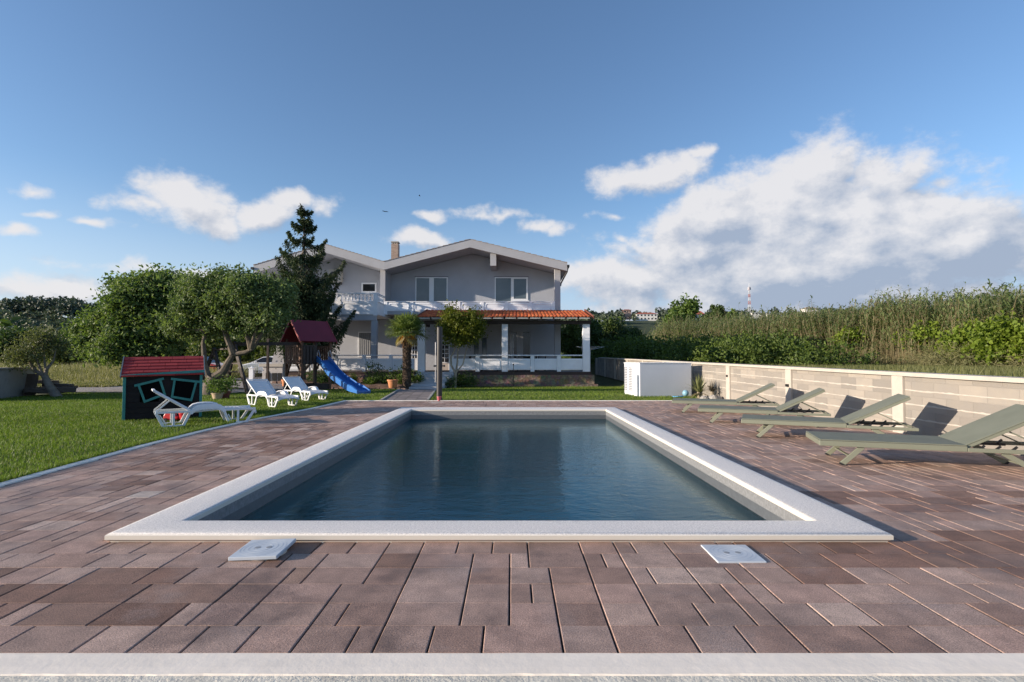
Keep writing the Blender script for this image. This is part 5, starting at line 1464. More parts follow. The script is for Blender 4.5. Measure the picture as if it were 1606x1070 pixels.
# ---------------------------------------------------------------- the wide fruit trees behind the playhouse
ft = thing('fruit_tree', 'wide spreading fruit tree with forked pale trunk right of the playhouse', 'tree', (*at(330, 620, 18.3).xy, 0))
def L_(px_, py_, Y, rx, ry, rz): p = at(px_, py_, Y); b0 = ft.location; return (p.x - b0.x, p.y - b0.y, p.z - b0.z, rx, ry, rz)
lob = [L_(352, 470, 18.5, 1.0, 1.2, .75), L_(395, 462, 18.0, .85, 1.1, .75), L_(430, 478, 18.2, .6, .9, .7), L_(320, 490, 18.6, .95, 1.2, .7), L_(300, 505, 18.8, .9, 1.0, .65), L_(385, 500, 18.3, 1.1, 1.1, .5),
       L_(350, 440, 18.6, .5, .6, .45), L_(300, 452, 18.8, .6, .9, .5), L_(325, 448, 18.7, .5, .6, .42), L_(375, 437, 18.3, .42, .5, .4), L_(440, 455, 18.2, .5, .6, .5), L_(305, 478, 18.8, .8, 1, .6), L_(415, 498, 17.6, .7, .8, .38), L_(398, 440, 18.2, .35, .4, .35), L_(340, 508, 18.6, .8, .9, .35), L_(295, 515, 18.9, .7, .8, .35)]
rs_ = random.Random(77)
for k in range(20): lob.append(L_(rs_.uniform(285, 455), rs_.uniform(438, 458), 18.3 + rs_.uniform(-.6, .6), .10, .10, rs_.uniform(.22, .42)))
lob = [(a_, b_, c_2, d_ * .84, e_ * .84, f_ * .86) for (a_, b_, c_2, d_, e_, f_) in lob]
_, cc = crown('crown', ft, lob, 640, 66, .125, G_WALNUT, 21, .18, .5, 2.6)
tw = lambda px_, py_, Y=18.3: Vector(at(px_, py_, Y)) - ft.location
m = MB()
m.tube([tw(328, 632), tw(330, 618), tw(332, 603), tw(337, 592)], [.36, .29, .25, .24], 12)
m.tube([tw(337, 592), tw(350, 583), tw(358, 568), tw(366, 556), tw(385, 553), tw(394, 548), tw(398, 530, 18), tw(404, 508, 18)], [.16, .13, .11, .095, .08, .07, .055, .02], 9)
m.tube([tw(366, 556), tw(360, 540), tw(352, 520), tw(352, 480)], [.13, .10, .08, .02], 8)
m.tube([tw(333, 598), tw(326, 588), tw(321, 570), tw(319, 540), tw(322, 518), tw(318, 480)], [.13, .10, .085, .075, .055, .02], 9)
m.tube([tw(322, 520), tw(300, 516), tw(280, 512)], [.08, .05, .02], 7)
m.tube([tw(394, 550), tw(390, 534), tw(386, 524), tw(380, 490)], [.10, .08, .06, .02], 7)
m.tube([tw(396, 545), tw(412, 520), tw(420, 505), tw(430, 480)], [.09, .06, .05, .02], 7)
rd_ = random.Random(5)
for c in cc[::9]:
    c = Vector(c); s0 = tw(352 + rd_.uniform(-25, 45), 512); m.tube([s0, s0.lerp(c, .5) + Vector((0, 0, .1)), c], [.035, .02, .007], 5)
m.build('trunk', M('grey brown bark', (.13, .105, .08), .9, .3, 6, .8, 28, bd=.02), ft, smooth=True, fix=False)

lt = thing('walnut_tree', 'broad bright green walnut tree behind the playhouse, its boughs near the ground', 'tree', (*at(232, 600, 20.5).xy, 0))
def L2(px_, py_, Y, rx, ry, rz): p = at(px_, py_, Y); b0 = lt.location; return (p.x - b0.x, p.y - b0.y, p.z - b0.z, rx, ry, rz)
lob = [L2(238, 465, 20.5, .9, 1.2, .85), L2(205, 480, 20.3, .9, 1.2, .8), L2(170, 505, 20.5, .8, 1, .75), L2(150, 540, 20.5, .65, .9, .55), L2(205, 530, 20, 1.2, 1.2, .7), L2(255, 515, 20.3, 1.0, 1.2, .9), L2(285, 480, 20.8, .7, 1, .8),
       L2(232, 445, 20.6, .4, .5, .38), L2(262, 445, 20.6, .4, .5, .38), L2(190, 553, 19.8, 1.0, .9, .35), L2(245, 555, 20, .9, .9, .4), L2(195, 452, 20.4, .4, .5, .35), L2(135, 515, 20.8, .35, .5, .3), L2(278, 452, 20.8, .5, .7, .5)]
rs_ = random.Random(78)
for k in range(20): lob.append(L2(rs_.uniform(175, 300), rs_.uniform(440, 465), 20.4 + rs_.uniform(-.6, .6), .11, .11, rs_.uniform(.18, .36)))
lob = [(a_, b_, c_2, d_ * .84, e_ * .84, f_ * .86) for (a_, b_, c_2, d_, e_, f_) in lob]
_, cc = crown('crown', lt, lob, 640, 66, .16, leaf_mat('walnut bright leaves', (.055, .105, .03), (.225, .29, .10), .38, 1.3), 22, .22, .5, 2.6)
wood('trunk', lt, [(0, 0, -.2), (.05, 0, .6), (-.05, 0, 1.2), (.1, 0, 1.9), (.1, 0, 2.6)], [.26, .2, .17, .13, .06], [cc[i] for i in range(0, 520, 20)], BARK, 5, start=.5)

# small leaning tree and olive on the far left
lt2 = thing('leaning_tree', 'small leaning fruit tree beside the grey wall and the timber pile', 'tree', (*at(88, 622, 17.5).xy, 0))
def L3(px_, py_, Y, rx, ry, rz): p = at(px_, py_, Y); b0 = lt2.location; return (p.x - b0.x, p.y - b0.y, p.z - b0.z, rx, ry, rz)
lob = [L3(58, 545, 17.5, .75, .8, .38), L3(40, 558, 17.3, .45, .6, .28), L3(75, 535, 17.7, .45, .6, .3), L3(62, 525, 17.6, .3, .4, .25), L3(30, 562, 17.2, .3, .4, .2), L3(88, 550, 17.7, .35, .5, .3)]
_, cc = crown('crown', lt2, lob, 170, 30, .085, leaf_mat('thin olive leaves', (.07, .085, .035), (.19, .205, .085), .3, 1.5), 23, .17, .45, 2)
q3 = lambda px_, py_: Vector(at(px_, py_, 17.5)) - lt2.location
m = MB(); m.tube([q3(92, 628), q3(84, 615), q3(76, 603), q3(70, 590)], [.16, .13, .11, .10], 9)
m.tube([q3(70, 590), q3(56, 582), q3(48, 570), q3(44, 555)], [.07, .06, .04, .012], 6); m.tube([q3(70, 590), q3(74, 578), q3(84, 566), q3(88, 548)], [.07, .05, .035, .012], 6)
m.tube([q3(66, 586), q3(60, 570), q3(54, 556), q3(52, 540)], [.05, .035, .03, .01], 6); m.tube([q3(72, 584), q3(70, 568), q3(68, 550), q3(66, 530)], [.04, .03, .02, .01], 6)
m.build('trunk', M('weathered grey bark', (.20, .17, .14), .9, .3, 7, .7, 30, bd=.02), lt2, smooth=True, fix=False)

# garden wall at the left edge with leaning board and timbers
gw = thing('garden_wall', 'low grey rendered wall at the left edge of the garden', 'wall', (-16.2, 17.2, 0))
a = at(-40, 600, 15.2); b2 = at(49, 600, 18.6); d = Vector((b2.x - a.x, b2.y - a.y, 0)); u = d.normalized(); nrm = Vector((-u.y, u.x, 0)); L = d.length; o_ = Vector((a.x, a.y, 0)) - gw.location
m = MB(); mid = o_ + d * .5
m.bar(o_ + Vector((0, 0, .41)), o_ + d + Vector((0, 0, .41)), .2, 1.0, side=tuple(nrm)); m.build('wall_face', M('dirty grey render', (.27, .265, .26), .9, .15, 1.5, .4, 40, dirt=.4), gw)
m = MB(); m.bar(o_ + Vector((0, 0, .935)), o_ + d * 1.01 + Vector((0, 0, .935)), .28, .045, side=tuple(nrm)); m.build('cap', CONC, gw)
lb = thing('leaning_board', 'dark grey sheet leaning on the end of the garden wall', 'board', (*at(44, 612, 17.9).xy, 0))
m = MB(); m.add([(-.35, -.1, 0), (.32, -.1, 0), (.2, .16, .72), (-.2, .16, .72), (-.35, -.08, 0), (.32, -.08, 0), (.2, .18, .72), (-.2, .18, .72)], [(0, 1, 2, 3), (4, 7, 6, 5), (0, 4, 5, 1), (1, 5, 6, 2), (2, 6, 7, 3), (3, 7, 4, 0)]); m.build('board', OLDWOOD, lb)
m = MB(); m.bar((-.3, .1, .05), (.1, .2, .6), .05, .04); m.build('batten', OLDWOOD, lb)
rr = random.Random(31)
tlabels = ['grey weathered beam lowest and nearest in the timber pile under the leaning tree', 'weathered beam second from the bottom of the timber pile', 'short weathered beam at the right end of the timber pile', 'topmost beam of the timber pile behind the leaning trunk', 'weathered beam at the left of the timber pile by the leaning sheet', 'beam lying across the middle of the timber pile', 'reddish weathered plank in front of the timber pile', 'thin pale plank on the far side of the timber pile']
tb = [(48, 84, 618, 17.7, .14), (60, 100, 611, 18.2, .14), (88, 118, 616, 18.0, .16), (56, 92, 599, 18.9, .12), (38, 60, 616, 17.8, .14), (70, 112, 604, 18.6, .13), (42, 74, 612, 17.5, .12), (76, 120, 608, 19.4, .1)]
for i, (pa, pb, py_, Y_, th) in enumerate(tb):
    p = at(pa, py_, Y_); q = at(pb, py_ + rr.uniform(-1, 1), Y_ + rr.uniform(-.2, .6)); c = (p + q) / 2
    o = thing('timber_beam', tlabels[i], 'timber', (c.x, c.y, max(.02, c.z - th)), 0, 'old timbers piled under the leaning tree')
    m = MB(); dv = (q - p) / 2; dv.z = rr.uniform(-.02, .02); m.bar(-dv + Vector((0, 0, th)), dv + Vector((0, 0, th)), th * 1.6, th, side=(0, 1, 0)); m.build('beam', OLDWOOD, o, bevel=.008)
    m = MB(); m.bar(-dv * .6 + Vector((0, .02, th * 1.62)), -dv * .6 + Vector((.0, .5, th * 1.62)), .06, .03, side=(1, 0, 0)); m.build('cross_slat', OLDWOOD, o)

# gravel drive
dv_ = grid_obj('gravel_drive', np.arange(-45, -8.3, .7), np.arange(18.9, 42, .7), lambda X, Y: terrain(X, Y) + .012, M('pale gravel', (.33, .29, .26), .95, .12, 2, .8, 70, dirt=.15, bd=.02),
              mask=lambda cx, cy: ((cy > 19.4 + np.sin(cx * .7) * .25) & (cy < 23.3 + np.sin(cx * .5 + 1) * .5) & (cx < -9)) | ((cx > -17.5) & (cx < -9.4) & (cy > 22) & (cy < 41)))
tag(dv_, kind='structure')

# ---------------------------------------------------------------- cars
def car(label, loc, rz, paint):
    t = thing('parked_car', label, 'car', loc, rz)
    # x = length (front at -x), y = width
    low = [(-2.05, .32), (-2.02, .62), (-1.92, .78), (-1.25, .95), (1.95, 1.0), (2.05, .7), (2.0, .3), (1.62, .26), (1.6, .45), (1.42, .62), (1.14, .62), (.96, .45), (.94, .26), (-.98, .26), (-1.0, .45), (-1.18, .62), (-1.46, .62), (-1.64, .45), (-1.66, .26)]
    m = MB(); n = len(low)
    ys = [(-.88, .93, .02), (-.84, 1, 0)]
    V = []; F_ = []
    for y, k in ((-.88, .0), (-.80, .03), (.80, .03), (.88, .0)):
        for (x_, z_) in low: V.append((x_ * (1 - (.04 if k == 0 else 0)), y, z_ + (k if z_ > .5 else 0)))
    for i in range(3):
        for j in range(n): F_.append((i * n + j, i * n + (j + 1) % n, (i + 1) * n + (j + 1) % n, (i + 1) * n + j))
    F_ += [tuple(range(n)), tuple(3 * n + j for j in range(n))]
    m.add(V, F_); m.build('body', paint, t, bevel=.02)
    g = [(-1.25, .96), (-.45, 1.40), (.2, 1.46), (1.25, 1.42), (1.9, 1.0)]
    def house_(g, yb, yt, mat, nm, e=0):
        m = MB(); V = [(x_, -(yt if z_ > 1.2 else yb), z_) for x_, z_ in g] + [(x_, (yt if z_ > 1.2 else yb), z_) for x_, z_ in g]; n = len(g)
        m.add(V, [tuple(range(n)), tuple(range(2 * n - 1, n - 1, -1))] + [(i, i + n, (i + 1) % n + n, (i + 1) % n) for i in range(n)]); return m.build(nm, mat, t, bevel=.02)
    house_(g, .80, .62, paint, 'cabin')
    gl = [(-1.12, 1.01), (-.48, 1.34), (-.12, 1.39), (-.12, 1.01)]; gl2 = [(-.04, 1.01), (-.04, 1.39), (.55, 1.40), (.62, 1.01)]; gl3 = [(.70, 1.01), (.63, 1.40), (1.15, 1.37), (1.6, 1.03)]
    for gg in (gl, gl2, gl3):
        for s_ in (-1, 1):
            m = MB(); V = [(x_, s_ * (.80 - (z_ - .96) / .46 * .18 + .006), z_) for x_, z_ in gg] + [(x_, s_ * (.80 - (z_ - .96) / .46 * .18 - .02), z_) for x_, z_ in gg]
            m.add(V, [(0, 1, 2, 3), (7, 6, 5, 4)] + [(i, (i + 1) % 4, (i + 1) % 4 + 4, i + 4) for i in range(4)]); m.build('side_window', DARKGLASS, t)
    m = MB(); m.add([(-1.26, -.74, .985), (-1.26, .74, .985), (-.50, .58, 1.40), (-.50, -.58, 1.40)], [(0, 1, 2, 3)]); m.v = [(v[0] - .012, v[1], v[2] + .012) for v in m.v]; m.build('windscreen', DARKGLASS, t)
    for x_ in (-1.32, 1.28):
        for s_ in (-1, 1):
            m = MB(); m.tube([(x_, s_ * .66, .32), (x_, s_ * .87, .32)], .32, 24); wv_ = m.build('wheel', RUBBER, t, smooth=True)
            m = MB(); m.lathe([(.02, 0), (.2, 0), (.21, .02), (.05, .035)], n=10); rm = m.build('rim', M('alloy', (.45, .46, .48), .35, metal=.8), wv_); rm.rotation_euler = (R(90) * (1 if s_ < 0 else -1), 0, 0); rm.location = (x_, s_ * .872, .32)
    for s_ in (-1, 1):
        m = MB(); m.add([(-2.02, s_ * .52, .66), (-1.92, s_ * .86, .72), (-1.74, s_ * .895, .80), (-1.95, s_ * .56, .78)], [(0, 1, 2, 3)]); m.v += [(v[0] - .02, v[1] * 1.005, v[2] - .005) for v in m.v]; m.f += [(4, 5, 6, 7), (0, 1, 5, 4), (1, 2, 6, 5), (2, 3, 7, 6), (3, 0, 4, 7)]; m.build('headlight', M('headlight glass', (.12, .13, .14), .1), t)
        m = MB(); m.box(-.95, -.78, min(s_ * .84, s_ * 1.0), max(s_ * .84, s_ * 1.0), .98, 1.10); m.build('mirror', paint, t, bevel=.03)
    m = MB(); m.box(-2.075, -2.03, -.5, .5, .38, .60); m.build('grille', BLACK, t)
    m = MB(); m.box(-2.09, -2.076, -.26, .26, .42, .52); m.build('number_plate', PVC, t)
    return t
car('white hatchback parked on the gravel behind the brick barbecue', (*at(426, 590, 38).xy, .01), R(14), M('white car paint', (.78, .79, .80), .25, .01, 2, coat=.6))
car('red car parked behind the trunk of the spreading tree, nose to the right', (*at(309, 590, 37).xy, .01), R(180), M('red car paint', (.42, .015, .03), .25, .02, 2, coat=.6))

# brick barbecue with grey hood
bb = thing('garden_barbecue', 'white block garden barbecue with grey tapered hood before the parked white car', 'barbecue', (*at(418, 600, 27.5).xy, 0))
X_ = lambda p: at(p, 590, 27.5).x - bb.location.x
Z_ = lambda p: at(420, p, 27.5).z
m = MB(); m.box(X_(412), X_(443), 0, .7, -.1, Z_(574) - .05); m.box(X_(412) - .01, X_(412) + .3, -.03, .0, .0, .62); m.build('base', M('dirty white block', (.50, .47, .45), .9, .15, 3, .5, 40, dirt=.3), bb, bevel=.01)
m = MB(); m.box(X_(407), X_(444.5), -.08, .75, Z_(574) - .045, Z_(570.5)); m.build('worktop', CREAM, bb, bevel=.01)
m = MB()
for a, b2 in ((417, 424), (427, 434), (436, 441.5)): m.box(X_(a), X_(b2), -.034, .0, .12, .52)
m.build('firewood_shadow_block', BLACK, bb)  # solid black blocks standing in for the shade inside the open bays
m = MB(); m.add([(X_(425), .02, Z_(571)), (X_(445), .02, Z_(571)), (X_(445), .66, Z_(571)), (X_(425), .66, Z_(571)), (X_(428), .14, Z_(552)), (X_(441.5), .14, Z_(552)), (X_(441.5), .5, Z_(552)), (X_(428), .5, Z_(552))], [(0, 3, 2, 1), (4, 5, 6, 7), (0, 1, 5, 4), (1, 2, 6, 5), (2, 3, 7, 6), (3, 0, 4, 7)]); m.box(X_(430), X_(440), .2, .45, Z_(552) - .1, Z_(536)); m.build('hood', GREYHOOD, bb)
gp = thing('gate_post', 'white plastered gate post between the swing frame and the barbecue', 'post', (*at(395, 596, 27.5).xy, 0))
m = MB(); m.box(-.11, .11, -.11, .11, -.1, .75); m.build('shaft', WHITE, gp, bevel=.01); m = MB(); m.box(-.14, .14, -.14, .14, .752, .80); m.lathe([(.09, .80), (.03, .84), (.01, .88)], n=4); m.build('cap', WHITE, gp)
m = MB(); m.box(.12, .45, -.03, .0, .05, .6); 
m2 = MB()
for k in range(5): m2.tube([(.14 + k * .08, 0, .02), (.14 + k * .08, 0, .66)], .01, 5)
m2.tube([(.12, 0, .62), (.50, 0, .62)], .012, 5); m2.tube([(.12, 0, .08), (.50, 0, .08)], .012, 5); m2.build('iron_gate', BLACKMETAL, gp)
pv = thing('pergola_post', 'tall dark post left of the play tower by the barbecue', 'post', (*at(419.5, 605, 25.5).xy, 0))
m = MB(); m.box(-.05, .05, -.05, .05, -.1, 2.15); m.build('shaft', DARKWOOD, pv); m = MB(); m.box(-.06, .06, -.02, .35, 2.152, 2.22); m.build('arm', DARKWOOD, pv)

# shrubs in the bed
def bush(label, loc, rx, rz, n, size, lm, seed, group='shrubs in the bed before the terrace', stem=True):
    t = thing('shrub', label, 'shrub', loc, 0, group)
    lob = [(0, 0, rz * .95, rx, rx * .8, rz * .9), (rx * .4, 0, rz * .6, rx * .6, rx * .6, rz * .5), (-rx * .4, .1, rz * .7, rx * .5, rx * .6, rz * .6)]
    crown('foliage', t, lob, n // 24, 24, size, lm, seed, rx * .28, .5, 2.2, zmin=.0)
    m = MB(); r = random.Random(seed)
    for k in range(5): m.tube([(r.uniform(-.05, .05), r.uniform(-.05, .05), -.05), (r.uniform(-.3, .3) * rx, 0, rz * .6), (r.uniform(-.8, .8) * rx, r.uniform(-.4, .4) * rx, rz * 1.4)], [.018, .012, .005], 5)
    m.build('stems', BARK, t, fix=False)
    return t
for i, (px_, Y_, rx, rz, lm, sz, lab) in enumerate(((552, 28.5, .30, .42, G_MID, .09, 'small upright shrub right of the blue slide foot'), (534, 28.9, .28, .55, G_DEEP, .08, 'thin dark shrub just behind the blue slide'),
        (590, 28.6, .55, .72, G_DEEP, .10, 'dark wide shrub before the grey ground floor column'), (578, 28.2, .32, .20, G_BRIGHT, .09, 'low bright green plant under the dark shrub'),
        (622, 28.4, .62, .55, G_MID, .12, 'leafy green shrub behind the terracotta pot'), (652, 28.2, .38, .55, G_MID, .11, 'green shrub between palm trunk and white steps'),
        (497, 27.6, .55, .38, G_DEEP, .09, 'dark shrub under the play tower platform, left one'), (512, 27.9, .45, .36, G_MID, .09, 'green shrub under the play tower platform, right one'), (604, 28.9, .3, .3, G_MID, .08, 'small shrub left of the terracotta pot'))):
    p = at(px_, 600, Y_); bush(lab, (p.x, p.y, zt(p.x, p.y) + .15), rx, rz, int(900 * rx * 2), sz, lm, 40 + i)
for i, (px_, Y_, rx, rz, lab) in enumerate(((722, 28.7, .55, .35, 'dark low shrub right of the citrus trunk'), (735, 29.0, .5, .5, 'dark shrub against the plinth below the first railing panel'), (707, 28.2, .3, .4, 'small dark shrub between the steps and the citrus trunk'))):
    p = at(px_, 600, Y_); bush(lab, (p.x, p.y, -.32), rx, rz, int(900 * rx * 2), .085, G_DEEP, 60 + i, 'dark shrubs by the steps')

# ---------------------------------------------------------------- trees and hedges further off
def far_tree(px_, py_top, py_bot, halfw, Y, lm, seed, label, name='tree', group=None, n=150, per=34, size=.3, wood_=True):
    p = at(px_, py_bot, Y); top = at(px_, py_top, Y).z; zb = zt(p.x, Y) if Y < 200 else p.z; Hh = top - zb; w_ = halfw / F_PX * Y; r = random.Random(seed)
    low = max(.08, min(.5, (p.z - zb) / Hh)); ch_ = Hh * (1 - low)
    lob = []
    for i in range(9):
        a = r.uniform(0, 6.28); q = r.uniform(.1, .65); k = r.uniform(0, 1)
        lob.append((math.cos(a) * w_ * q * (1.15 - .5 * k), math.sin(a) * w_ * q, Hh * low + ch_ * (.2 + .62 * k), w_ * r.uniform(.35, .55), w_ * r.uniform(.35, .55), ch_ * r.uniform(.16, .28)))
    lob.append((0, 0, Hh * low + ch_ * .5, w_ * .7, w_ * .7, ch_ * .42))
    return simple_tree(name, label, (p.x, Y, zb), lob, Hh * .6, max(.08, Hh * .018), n, per, size, lm, seed, group, cr=w_ * .17, aspect=.6, nb=8)
G_A = leaf_mat('near wood leaves', (.028, .055, .014), (.085, .125, .030), .3, .5)
G_B = leaf_mat('yellowish wood leaves', (.06, .085, .018), (.15, .18, .045), .35, .5)
far_tree(960, 497, 566, 34, 52, G_A, 71, 'round dark green tree right behind the porch roof end', n=260, per=40, size=.32)
far_tree(925, 505, 560, 26, 47, G_A, 72, 'dark tree seen between the last two porch columns', n=200, per=40, size=.28)
far_tree(898, 505, 565, 24, 45, G_B, 73, 'lighter green tree seen through the open end of the porch', n=180, per=36, size=.26)
far_tree(990, 518, 562, 24, 50, G_A, 79, 'low dark tree left of the reed thicket', n=160, per=36, size=.28)
far_tree(1070, 466, 540, 26, 88, G_MID, 74, 'tall two-crowned green tree rising over the reeds left of the mast', n=260, per=36, size=.55)
far_tree(1128, 478, 530, 15, 86, G_A, 75, 'narrow dark green tree left of the thin poplar', n=140, per=34, size=.45)
far_tree(1150, 478, 530, 9, 84, G_MID, 76, 'thin bright upright tree just left of the mast', n=90, per=30, size=.45)
far_tree(1052, 490, 540, 16, 84, G_MID, 77, 'lower green tree at the left foot of the two-crowned tree', n=120, per=34, size=.45)
far_tree(1110, 492, 520, 14, 110, G_A, 78, 'dark tree in front of the red roofed cottage', n=120, per=34, size=.5)
# behind the fruit trees, left of the house
for i, (px_, pt, hw_, Y_, lm, lab) in enumerate(((20, 520, 40, 48, G_A, 'dark bushy tree at the far left behind the wall'), (75, 530, 36, 55, G_MID, 'bushy tree behind the meadow at the left'), (130, 522, 34, 58, G_A, 'dark bushy tree behind the tall grass left of the walnut'),
        (100, 548, 22, 45, G_B, 'pale bush at the back edge of the meadow'), (330, 520, 34, 55, G_B, 'pale green bushy tree behind the red car'), (375, 528, 26, 52, G_B, 'pale green tree behind the swing frame'), (425, 510, 30, 52, G_B, 'yellow green tree behind the white car'), (455, 520, 24, 50, G_A, 'dark green tree behind the play tower roof'),
        (180, 530, 30, 60, G_A, 'dark tree behind the left side of the walnut tree'), (280, 520, 34, 60, G_A, 'dark tree seen below the boughs of the walnut tree'), (405, 500, 30, 60, G_A, 'tall dark tree behind the yellow green one'), (230, 525, 30, 62, G_MID, 'tree behind the middle of the walnut tree'))):
    far_tree(px_, pt, 578, hw_, Y_, lm, 90 + i, lab, n=150, per=34, size=.34, group='trees behind the garden')

# ---------------------------------------------------------------- reeds, brambles, meadow
def front_line(s):  # s 0..1 from right/near to far/left
    return np.interp(s, [0, .2, .45, .7, 1], [29, 22, 24, 21, 15.5]), np.interp(s, [0, .2, .45, .7, 1], [14, 21, 33, 44, 64])
def reeds():
    r = rng(17); n = 7200
    s = r.uniform(0, 1, n) ** .8; dep = r.uniform(0, 1, n) ** 1.4 * 9
    fx, fy = front_line(s); ox, oy = 1.0, .35; X = fx + dep * ox + r.normal(size=n) * .5; Y = fy + dep * oy + r.normal(size=n) * .5
    Z = terrain(X, Y); H_ = (np.interp(s, [0, .2, .45, .7, 1], [3.15, 3.2, 3.75, 4.0, 4.0]) + .40 * np.sin(s * 23) * np.sin(s * 7 + 1) + r.normal(size=n) * .38 + .03 * dep) * (1 + .12 * (r.uniform(size=n) > .93)) 
    H_ = np.maximum(H_, 1.6)
    lean = r.normal(size=(n, 2)) * .10 + np.array([.10, .0]) + .22 * np.sin(s * 40)[:, None] * np.array([[1, 0]]) * (dep < 1.5)[:, None]
    Lx = lean * H_[:, None]
    # canes: 3-segment flat strips (two crossed)
    V = []; Q = []
    q = np.array([0, .4, .75, 1.0]); k = q ** 1.7
    rad = .016 * np.array([1.2, 1, .7, .25])
    base = np.stack([X, Y, Z], -1)
    pts = base[:, None, :] + np.concatenate([Lx[:, None, :] * k[None, :, None], (H_[:, None] * q[None, :])[:, :, None]], -1)
    a = r.uniform(0, np.pi, n); sd = np.stack([np.cos(a) * .3 + .8, np.sin(a) * .3 - .5, a * 0], -1)
    L = pts - sd[:, None, :] * rad[None, :, None]; Rr = pts + sd[:, None, :] * rad[None, :, None]
    VV = np.stack([L, Rr], 2).reshape(-1, 3); idx = np.arange(n)[:, None] * 8
    for j in range(3): Q.append(np.stack([idx[:, 0] + j * 2, idx[:, 0] + j * 2 + 1, idx[:, 0] + j * 2 + 3, idx[:, 0] + j * 2 + 2], -1))
    canes = np_obj('reed_canes', VV, np.concatenate(Q), leaf_mat('tan reed canes', (.09, .09, .04), (.30, .24, .14), .1, .3)); tag(canes, kind='stuff')
    # leaves: long narrow arching blades
    m = 17; ii = np.repeat(np.arange(n), m); u_ = r.uniform(.16, 1.0, n * m) ** .75
    kk = u_ ** 1.7
    P_ = base[ii] + np.concatenate([Lx[ii] * kk[:, None], (H_[ii] * u_)[:, None]], -1)
    az_ = r.uniform(0, 2 * np.pi, n * m); e = r.uniform(.2, 1.1, n * m); d = np.stack([np.cos(az_) * np.cos(e), np.sin(az_) * np.cos(e), np.sin(e)], -1)
    Ln = (r.uniform(.32, .75, n * m) * np.interp(u_, [.3, .8, 1], [.9, 1.1, .7]))[:, None]; sd = unit(np.cross(d, [0, 0, 1])) * .034
    p1 = P_ + d * Ln * .45; p2 = P_ + d * Ln * .9 - np.array([0, 0, 1]) * Ln * .35
    VV = np.stack([P_ - sd * .6, P_ + sd * .6, p1 + sd, p1 - sd, p2], 1).reshape(-1, 3); i5 = np.arange(n * m) * 5
    tri = np.concatenate([np.stack([i5, i5 + 1, i5 + 2, i5 + 3], -1)]); tip = np.stack([i5 + 3, i5 + 2, i5 + 4, i5 + 4], -1)
    # tips as thin quads
    V2 = np.stack([p1 - sd, p1 + sd, p2 + sd * .15, p2 - sd * .15], 1).reshape(-1, 3)
    Va = np.concatenate([VV.reshape(-1, 5, 3)[:, :4].reshape(-1, 3), V2]); Qa = np.arange(len(Va)).reshape(-1, 4)
    lv = np_obj('reed_leaves', Va, Qa, leaf_mat('grey green reed leaves', (.085, .13, .045), (.26, .32, .14), .38, .45, c3=(.30, .27, .15))); tag(lv, kind='stuff')
reeds()
def mass(name, pts, radii, n, size, lm, seed, zf=None, aspect=.6, per=26, cr=.3):
    r = rng(seed); pts = np.array(pts); w_ = radii[:, 0] * radii[:, 2]; idx = r.choice(len(pts), n // per, p=w_ / w_.sum())
    d = unit(r.normal(size=(len(idx), 3))); d[:, 2] = np.abs(d[:, 2]) * .9 + .05
    c = pts[idx] + d * radii[idx] * r.uniform(.75, 1.05, (len(idx), 1)); c = np.repeat(c, per, 0) + r.normal(size=(len(idx) * per, 3)) * cr
    V, Q = leaf_quads(c, size, r, aspect); return tag(np_obj(name, V, Q, lm), kind='stuff')
def bramble():
    r = rng(33); P_ = []; Rd = []
    # dark bushes behind the wall, from the porch end towards the reeds
    for i in range(46):
        s = r.uniform(0, 1); x_ = 8.2 + s * 10 + r.normal() * .8; y_ = 44 - s * 12 + r.normal() * 3; P_.append((x_, y_, zt(x_, y_) - .1)); k = r.uniform(.75, 1.45); Rd.append((1.7 * k, 1.7 * k, 1.55 * k))
    for i in range(26):
        s = r.uniform(0, 1); x_ = 6.9 + s * 4 + r.normal() * .4; y_ = 56 - s * 14 + r.normal() * 3; P_.append((x_, y_, .7)); k = r.uniform(.7, 1.3); Rd.append((1.5 * k, 1.5 * k, 1.3 * k))
    mass('bramble_thicket', P_, np.array(Rd), 60000, .20, leaf_mat('bramble leaves', (.038, .07, .014), (.125, .175, .03), .3, .5), 34, cr=.28)
    # vine over the reeds at the right
    P_ = []; Rd = []
    for i in range(60):
        s = r.uniform(.0, .34); fx, fy = front_line(s); x_ = fx + r.normal() * .6 - .3; y_ = fy + r.normal() * .6; P_.append((x_, y_, zt(x_, y_) + r.uniform(.3, 1.9))); k = r.uniform(.5, 1.0); Rd.append((1.0 * k, 1.0 * k, .8 * k))
    for s in (.38, .41, .52, .66, .7, .8, .86, .93): 
        fx, fy = front_line(s); P_.append((fx - .2, fy, zt(fx, fy) + r.uniform(.8, 1.8))); Rd.append((.9, .9, .6))
    mass('vine_thicket', P_, np.array(Rd), 22000, .17, leaf_mat('bright vine leaves', (.10, .16, .015), (.24, .31, .04), .4, .6), 35, cr=.2, aspect=.85)
    # low scrub in front of the reeds
    P_ = []; Rd = []
    for i in range(60):
        s = r.uniform(0, .95); fx, fy = front_line(s); x_ = fx - .8 + r.normal() * .5; y_ = fy + r.normal() * .8; P_.append((x_, y_, zt(x_, y_) - .1)); Rd.append((.9, .9, r.uniform(.4, 1.0)))
    mass('dry_scrub', P_, np.array(Rd), 26000, .26, leaf_mat('dry scrub blades', (.09, .11, .035), (.24, .22, .11), .25, .5), 36, cr=.28, aspect=.12)
bramble()
# dark filling behind the reeds so that the thicket is deep
r = rng(41); P_ = []; Rd = []
for i in range(70):
    s = i / 69; fx, fy = front_line(s); P_.append((fx + 7.5, fy + 3, zt(fx + 7, fy) - .2)); Rd.append((2.4, 2.4, 3.0))
mass('thicket_core', P_, np.array(Rd), 42000, .30, leaf_mat('thicket core leaves', (.05, .065, .022), (.12, .135, .055), .2, .4), 42, cr=.5, aspect=.25)

